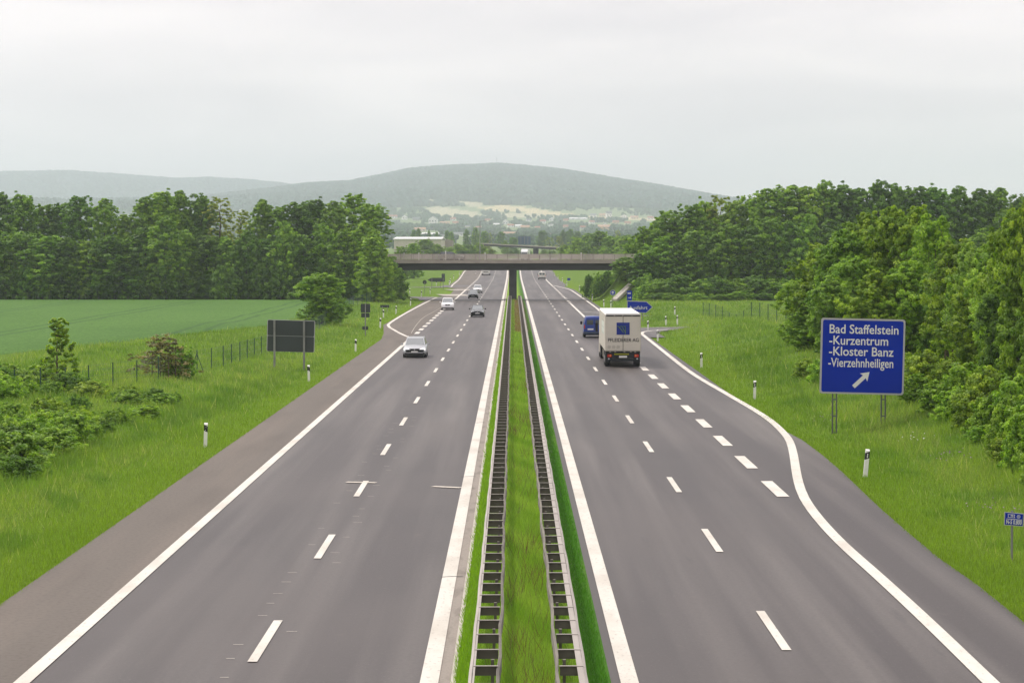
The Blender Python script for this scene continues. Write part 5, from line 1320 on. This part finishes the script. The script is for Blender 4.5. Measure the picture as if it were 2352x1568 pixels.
# lamp mast
Ym = 905.0
Xm = at(1102.5, Ym); Zm = float(terrain(Xm, Ym))
r = empty('lamp_mast', (Xm, Ym, Zm)); tag(r, 'tall grey lamp mast with one arm rising over the hedge trees', 'lamp mast')
zt = hz(508, Ym) - Zm
MB().tube((0, 0, -0.5), (0, 0, zt), 0.20, 0.14, n=8).tube((0, 0, zt - 0.1), (1.9, 0, zt + 0.1), 0.09, n=6).build('mast', M['post'], r)
MB().box(1.3, 2.2, -0.2, 0.2, zt - 0.05, zt + 0.15, 0.03).build('lamp_head', M['post'], r)
# back of a large sign over the far overpass
Yg = 1180.0
Xg = at(1204.5, Yg); Zg = float(terrain(Xg, Yg)); kg = Yg / FPX
r = empty('gantry_sign', (Xg, Yg, Zg)); tag(r, 'large bluish back of a road sign above the distant overpass', 'road sign')
MB().prism(rrect(28.5 * kg, 18.6 * kg, 0.15, 3, 0, hz(552, Yg) - Zg), -0.05, 0.05).build('panel', mat('far_sign_back', srgb(72, 92, 116), 0.6, 0.0), r)
m = MB()
for dx in (-8, 0.5, 8): m.box(dx * kg - 0.12, dx * kg + 0.12, -0.2, -0.051, hz(561, Yg) - Zg, hz(543.5, Yg) - Zg)
m.build('stiffener', M['post'], r)
for dx in (-8, 8): MB().box(dx * kg - 0.16, dx * kg + 0.16, 0.06, 0.3, -1, hz(546, Yg) - Zg).build('post', M['post'], r)
# mast on the hill top
Xa = at(1141, 8650.0); za = float(terrain(Xa, 8650.0))
tag(MB().tube((Xa, 8650, za - 2), (Xa, 8650, hz(361, 8650)), 1.2, 0.8, n=6).build('radio_mast', M['post']), 'thin radio mast on top of the wooded hill', 'mast')
# the town on the lower slope: houses at picture places, each standing on the land
H_ = [(903, 500, 20, 8, 'white', 'red', 'x'), (930, 503, 12, 11, 'white', 'grey', 'y'), (956, 505, 16, 8, 'grey', 'grey', 'x'), (994, 512, 20, 17, 'white', 'grey', 'y'), (1022, 513, 22, 6, 'tan', 'tan', 'x'), (1046, 515, 14, 8, 'cream', 'red', 'x'), (1140, 517, 13, 6, 'white', 'white', 'x'), (1161, 514, 13, 12, 'white', 'grey', 'y'), (1174, 520, 14, 7, 'white', 'red', 'x'), (1190, 521, 14, 7, 'white', 'white', 'x'), (1206, 525, 20, 9, 'tan', 'tan', 'x'), (1234, 524, 12, 6, 'cream', 'red', 'x'), (1247, 512, 13, 9, 'white', 'red', 'x'), (1268, 506, 12, 9, 'white', 'grey', 'y'), (1268, 518, 11, 6, 'white', 'grey', 'y'), (1300, 522, 12, 7, 'tan', 'red', 'x'), (1329, 503, 40, 5, 'white', 'white', 'x'), (1362, 497, 14, 8, 'white', 'grey', 'x'), (1384, 497, 16, 8, 'cream', 'tan', 'x'), (1399, 498, 13, 15, 'white', 'grey', 'x'), (1434, 499, 15, 8, 'white', 'grey', 'y'), (1458, 502, 18, 8, 'cream', 'tan', 'x'), (1494, 503, 14, 8, 'white', 'red', 'x'), (1388, 526, 30, 11, 'tan', 'tan', 'x'), (1391, 519, 10, 9, 'white', 'grey', 'y'), (1340, 524, 12, 7, 'grey', 'red', 'x'), (1100, 524, 12, 6, 'grey', 'red', 'x'), (1075, 522, 13, 6, 'cream', 'grey', 'x'), (965, 530, 26, 9, 'cream', 'tan', 'x'), (990, 540, 44, 7, 'white', 'white', 'x'), (1028, 545, 26, 7, 'white', 'grey', 'x'), (1052, 540, 24, 8, 'white', 'grey', 'x'), (1078, 552, 30, 5, 'white', 'white', 'x'), (1115, 541, 26, 6, 'grey', 'grey', 'x'), (1170, 537, 30, 6, 'tan', 'tan', 'x'), (1255, 540, 18, 5, 'tan', 'red', 'x'), (1275, 543, 14, 5, 'cream', 'red', 'x'), (1330, 545, 20, 6, 'tan', 'red', 'x'), (570, 478, 14, 7, 'white', 'red', 'x'), (590, 480, 16, 6, 'cream', 'red', 'x'), (555, 484, 12, 6, 'white', 'grey', 'y'), (700, 482, 14, 7, 'white', 'red', 'x'), (410, 487, 20, 4, 'white', 'white', 'x'), (1415, 512, 14, 7, 'tan', 'red', 'x'), (1442, 514, 14, 7, 'cream', 'red', 'x'), (1360, 512, 12, 7, 'white', 'red', 'x'), (1300, 508, 11, 7, 'cream', 'red', 'x'), (1215, 507, 12, 6, 'white', 'grey', 'x'), (1040, 505, 12, 7, 'white', 'red', 'x'), (1120, 507, 12, 6, 'cream', 'red', 'x')]
def ground_at_row(x, y):
    """distance at which the land appears at picture row y in column x"""
    Ys_ = np.arange(1220, 7600, 10.0)
    Xs_ = np.array([at(x, q) for q in Ys_])
    _, yy = proj(Xs_, Ys_, terrain(Xs_, Ys_))
    k = np.argmax(yy <= y)
    return (Xs_[k], Ys_[k]) if yy[k] <= y else (Xs_[-1], Ys_[-1])
wd = {'white': 'white-walled', 'cream': 'cream-walled', 'tan': 'tan-walled', 'grey': 'grey-walled'}
rdn = {'red': 'red-roofed', 'grey': 'grey-roofed', 'white': 'pale-roofed', 'tan': 'tan-roofed'}
cnt = {}
HP = []
for x, yb, w, h, wc, rc, al in sorted(H_):
    X, Y = ground_at_row(x, yb + 2)
    k = Y / FPX
    HP.append((X, Y, w * k))
    cnt[(wc, rc, al)] = cnt.get((wc, rc, al), 0) + 1
    tot = h * k
    lb = '%s, %s %s in the hazy town, %s such from the factory hall end' % (wd[wc], rdn[rc], 'gabled house' if al == 'y' else 'long house', NTH[cnt[(wc, rc, al)] - 1])
    gable_house('town_house', lb, 'house', X, Y, float(terrain(X, Y)), w * k, max(8, 0.6 * w * k), tot * 0.62, tot * 0.40, W_[wc], R_[rc], al, rnd.uniform(-.25, .25), 3 if w > 14 else 2, 'houses of the town below the hill')

# ------------------------------------------------------------------ far woods: one crown-covered mass on the hills, one through the town
def blobs(X, Y, Z, R, g, name, label, base, jit=0.25):
    phi = (1 + 5 ** 0.5) / 2
    iv = unit(np.array([(-1, phi, 0), (1, phi, 0), (-1, -phi, 0), (1, -phi, 0), (0, -1, phi), (0, 1, phi), (0, -1, -phi), (0, 1, -phi), (phi, 0, -1), (phi, 0, 1), (-phi, 0, -1), (-phi, 0, 1)], float))
    fi = np.array([(0, 11, 5), (0, 5, 1), (0, 1, 7), (0, 7, 10), (0, 10, 11), (1, 5, 9), (5, 11, 4), (11, 10, 2), (10, 7, 6), (7, 1, 8), (3, 9, 4), (3, 4, 2), (3, 2, 6), (3, 6, 8), (3, 8, 9), (4, 9, 5), (2, 4, 11), (6, 2, 10), (8, 6, 7), (9, 8, 1)])
    n = len(X)
    V = np.stack([X, Y, Z], 1)[:, None] + iv[None] * (R[:, None, None] * g.uniform(1 - jit, 1 + jit, (n, 12, 1))) * np.array([1, 1, 1.1])
    F = (np.arange(n) * 12)[:, None, None] + fi[None]
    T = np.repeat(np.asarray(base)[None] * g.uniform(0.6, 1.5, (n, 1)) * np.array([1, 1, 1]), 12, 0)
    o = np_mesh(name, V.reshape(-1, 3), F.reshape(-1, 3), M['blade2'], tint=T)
    return tag(o, label, 'wood', kind='stuff')
def mat_tint(name, rough=0.9):
    m, n, l, p = mat_new(name); a = n.new('ShaderNodeAttribute'); a.attribute_name = 'tint'
    l.new(a.outputs['Color'], p.inputs['Base Color']); p.inputs['Roughness'].default_value = rough; p.inputs['Specular IOR Level'].default_value = 0.1
    return m
M['blade2'] = mat_tint('far_foliage')
g = np.random.default_rng(5)
N = 90000
Y = g.uniform(5900, 8900, N); u = g.uniform(-0.02, 1.0, N)
px_ = -150 + u * 2100
X = (px_ - CX) / FPX * Y
z = terrain(X, Y); sx, sy = proj(X, Y, z)
keep = np.ones(N, bool)
for pl in TAN + BEIGE: keep &= ~in_poly(sx, sy, pl)
keep &= (sy < 486) & ((sy > 380) | True)
keep &= (g.uniform(size=N) < 0.75) & (px_ < 1960)
X, Y, z = X[keep], Y[keep], z[keep]
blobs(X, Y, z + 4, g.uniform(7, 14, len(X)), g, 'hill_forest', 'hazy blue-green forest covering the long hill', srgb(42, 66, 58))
N = 26000
Y = g.uniform(9300, 11400, N); px_ = g.uniform(-250, 900, N); X = (px_ - CX) / FPX * Y; z = terrain(X, Y)
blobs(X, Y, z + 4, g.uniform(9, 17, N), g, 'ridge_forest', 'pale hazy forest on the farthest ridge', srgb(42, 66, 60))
N = 15000
Y = 1700 + 4300 * g.uniform(0, 1, N) ** 0.7 ; px_ = g.uniform(-100, 1700, N); X = (px_ - CX) / FPX * Y; z = terrain(X, Y); sx, sy = proj(X, Y, z)
clump = np.sin(X * 0.021 + np.sin(Y * 0.006) * 2) + np.sin(Y * 0.013 + X * 0.011) + g.normal(0, 0.5, N)
keep = (clump > 0.35) & (sy > 470)
for pl in TAN + BEIGE: keep &= ~in_poly(sx, sy, pl)
for hx, hy, hw2 in HP: keep &= ~((np.abs(X - hx * Y / hy) < hw2 * 0.5 + 5) & (Y < hy + 12) & (Y > hy - 420))
X, Y, z = X[keep], Y[keep], z[keep]
# a crown is a handful of small lobes
q = 4
ox = g.normal(0, 2.6, (len(X), q)); oy = g.normal(0, 2.6, (len(X), q)); oz = g.uniform(1, 6, (len(X), q))
blobs((X[:, None] + ox).ravel(), (Y[:, None] + oy).ravel(), (z[:, None] + oz).ravel(), g.uniform(1.8, 3.8, ox.size), g, 'town_woods', 'hazy dark groves of trees between the town houses', srgb(60, 84, 58))

# ------------------------------------------------------------------ grass
def blades(name, label, X, Y, Zb, Hb, Wb, T, g):
    n = len(X)
    a = g.uniform(0, 2 * np.pi, n)
    # most blades turn their broad side about so they read from the road
    dx, dy = np.cos(a) * Wb / 2, np.sin(a) * Wb / 2
    la = g.uniform(0, 2 * np.pi, n); ll = Hb * g.uniform(0.15, 0.75, n)
    V = np.empty((n, 3, 3), np.float32)
    V[:, 0] = np.stack([X - dx, Y - dy, Zb - 0.03], 1); V[:, 1] = np.stack([X + dx, Y + dy, Zb - 0.03], 1)
    V[:, 2] = np.stack([X + np.cos(la) * ll, Y + np.sin(la) * ll, Zb + Hb], 1)
    o = np_mesh(name, V.reshape(-1, 3), np.arange(n * 3).reshape(n, 3), M['blade'], tint=np.repeat(T, 3, 0))
    return tag(o, label, 'grass', kind='stuff')
GA, GB, GC, GD = (np.array(srgb(*c)) for c in ((104, 136, 42), (128, 152, 64), (82, 114, 38), (148, 158, 92)))
def grass_cols(X, Y, d, g):
    n = len(X)
    p1 = 0.5 + 0.5 * np.sin(X * 0.55 + 2 * np.sin(Y * 0.09)) * np.sin(Y * 0.13 + X * 0.3)
    p2 = 0.5 + 0.5 * np.sin(X * 0.23 - Y * 0.05 + 1.7 * np.sin(X * 0.4))
    T = GA * (1 - p1[:, None]) + GB * p1[:, None]
    dark = (p2 > 0.62) & (d > 2); T = np.where(dark[:, None], T * 0.5 + GC * 0.5, T)
    pale = (p2 < 0.30) & (d > 3) & (g.uniform(size=n) < 0.35); T = np.where(pale[:, None], T * 0.35 + GD * 0.65, T)
    p3 = np.sin(X * 0.9 + 2.2 * np.sin(Y * 0.31 + X * 0.2)) * np.sin(Y * 0.27 - X * 0.6) + 0.6 * np.sin(X * 2.1 + Y * 0.7)
    yl = (p3 > 0.55) & (d > 1.2) & (g.uniform(size=n) < 0.7); T = np.where(yl[:, None], T * 0.55 + np.array(srgb(136, 160, 56)) * 0.45, T)
    dk = (p3 < -0.75) & (d > 1.2); T = np.where(dk[:, None], T * 0.55 + np.array(srgb(70, 112, 34)) * 0.45, T)
    nr_ = np.exp(-(d / 1.8) ** 2)[:, None]; T = T * (1 - 0.75 * nr_) + np.array(srgb(112, 140, 34)) * 0.75 * nr_
    return T * g.uniform(0.75, 1.25, (n, 1))
def verge(side, N, seed, label):
    g = np.random.default_rng(seed)
    v = g.uniform(0, 1, N); Y = 44 / (1 - v * (1 - 44 / 430.0))           # even in the picture
    if side > 0: d = g.uniform(0.0, 1, N) ** 1.2 * (16 + 0.02 * Y); X = edgeR(Y) + d - 0.08
    else: d = g.uniform(0.0, 1, N) ** 1.2 * (19 + 0.03 * Y); X = edgeL(Y) - d + 0.08
    ok = ramp_dist(X, Y) > 0.2
    if side < 0: ok &= ~((Y > 200) & (X < np.interp(Y, [150, 202, 237, 251, 276, 330, 404], [-52, -39, -32.5, -30.5, -25.5, -24.2, -23.6])))
    X, Y, d = X[ok], Y[ok], d[ok]
    Z = terrain(X, Y)
    k = np.sqrt(Y / 60)
    tall = 0.5 + 0.5 * np.sin(X * 0.8 + 1.5 * np.sin(Y * 0.21)) * np.sin(Y * 0.17)
    Hb = (0.10 + 0.22 * np.clip(d / 4, 0, 1) * (0.5 + tall)) * g.uniform(0.6, 1.35, len(X))
    T = grass_cols(X, Y, d, g)
    seed = (g.uniform(size=len(X)) < 0.012) & (d > 1.5); Hb = np.where(seed, Hb * 1.5, Hb); T = np.where(seed[:, None], np.array(srgb(172, 176, 116)), T)
    blades('verge_grass', label, X, Y, Z, Hb, 0.024 * k * g.uniform(0.7, 1.4, len(X)), T, g)
verge(-1, 330000, 71, 'long green grass on the verge between shoulder and crop field')
verge(1, 330000, 72, 'long green grass on the bank beside the exit lane')
g = np.random.default_rng(73)
N = 150000
v = g.uniform(0, 1, N); Y = 42 / (1 - v * (1 - 42 / 430.0)); X = g.uniform(-1.13, 1.86, N)
X = np.where(X > 1.7, X - g.uniform(0, 0.1, N), X)
brn = (Y > 262) & (np.abs(X - 0.8) < 0.6) & (g.uniform(size=N) < 0.8)
mid = np.exp(-((X - 0.3) / 0.9) ** 2)
Hb = (0.07 + 0.16 * mid + 0.05 * (X < -0.75)) * g.uniform(0.5, 1.5, N)
p1 = 0.5 + 0.5 * np.sin(Y * 0.8 + 3 * np.sin(X * 2)) * np.sin(Y * 0.23 + X)
T = GA * (1 - p1[:, None]) + GB * p1[:, None] * 1.05
T = np.where((X < -0.7)[:, None], np.array(srgb(106, 140, 30)), T); T = np.where((X > 1.3)[:, None], np.array(srgb(66, 112, 34)), T)
T = np.where(brn[:, None], np.array(srgb(120, 100, 76)), T) * g.uniform(1.05, 1.75, (N, 1))
blades('median_grass', 'bright grass growing along the median under the guard rails', X, Y, np.full(N, 0.03) + zroad(Y), Hb, 0.02 * np.sqrt(Y / 50) * g.uniform(0.7, 1.4, N), T, g)
# dry stalks along the median
gw = np.random.default_rng(77)
N = 900
cyx = gw.uniform(0, 1, 60); cY = 46 / (1 - cyx * 0.8); cX = gw.uniform(-0.1, 0.75, 60)
ci = gw.integers(0, 60, N); Y = cY[ci] + gw.normal(0, 0.8, N); X = np.clip(cX[ci] + gw.normal(0, 0.18, N), -0.5, 1.1)
blades('dry_stalks', 'thin dry brown stalks standing in the median grass', X, Y, np.full(N, 0.03), gw.uniform(0.3, 0.85, N), 0.016 * np.sqrt(Y / 50), np.array(srgb(112, 98, 70)) * gw.uniform(0.7, 1.3, (N, 1)), gw)
# flowers on the bank beside the exit lane
def flowers(name, label, pts, n, spread, col, seed):
    gf = np.random.default_rng(seed); X, Y = [], []
    for x, y in pts:
        a, b, c = G(x, y); X.append(a + gf.normal(0, spread, n)); Y.append(b + gf.normal(0, spread * 2.2, n))
    X = np.concatenate(X); Y = np.concatenate(Y); Z = terrain(X, Y) + gf.uniform(0.25, 0.5, len(X))
    m = np.stack([X, Y, Z], 1); V, F = leaf_quads(m, unit(gf.normal(0, 0.4, (len(X), 3)) + np.array([0, -0.5, 0.8])), np.full(len(X), 0.075), gf)
    tag(np_mesh(name, V, F, M['blade2'], tint=np.repeat(np.array(col)[None] * gf.uniform(0.8, 1.1, (len(X), 1)), 4, 0)), label, 'flowers', kind='stuff')
flowers('white_flowers', 'tiny white flowers in the bank grass near the guide post', [(2085, 1028), (2105, 1030), (2095, 1022), (2120, 1020), (2240, 1015)], 3, 0.3, (0.75, 0.74, 0.7), 81)
flowers('violet_flowers', 'tiny violet flowers dotted over the bank grass', [(1900, 978), (1912, 975), (2185, 1068), (2200, 1070), (2175, 1065), (2260, 1180), (2290, 1190), (2330, 1185)], 8, 0.3, srgb(150, 132, 140), 82)
flowers('red_poppies', 'a few red poppies among the brambles', [(72, 1073), (82, 1068)], 3, 0.1, srgb(210, 50, 30), 83)

# ------------------------------------------------------------------ haze: one even box of pale air
HAZE = 1.36e-4
m = bpy.data.materials.new('haze_air'); m.use_nodes = True
nn, ll = m.node_tree.nodes, m.node_tree.links
nn.clear()
out = nn.new('ShaderNodeOutputMaterial'); pv = nn.new('ShaderNodeVolumePrincipled')
pv.inputs['Color'].default_value = (0.83, 0.925, 1.0, 1); pv.inputs['Density'].default_value = HAZE; pv.inputs['Anisotropy'].default_value = 0.6
ll.new(pv.outputs['Volume'], out.inputs['Volume'])
o = MB().box(-3000, 3000, -300, 12400, -12, 400).build('haze', m)
tag(o, 'pale even haze filling the valley air', 'haze', kind='stuff')
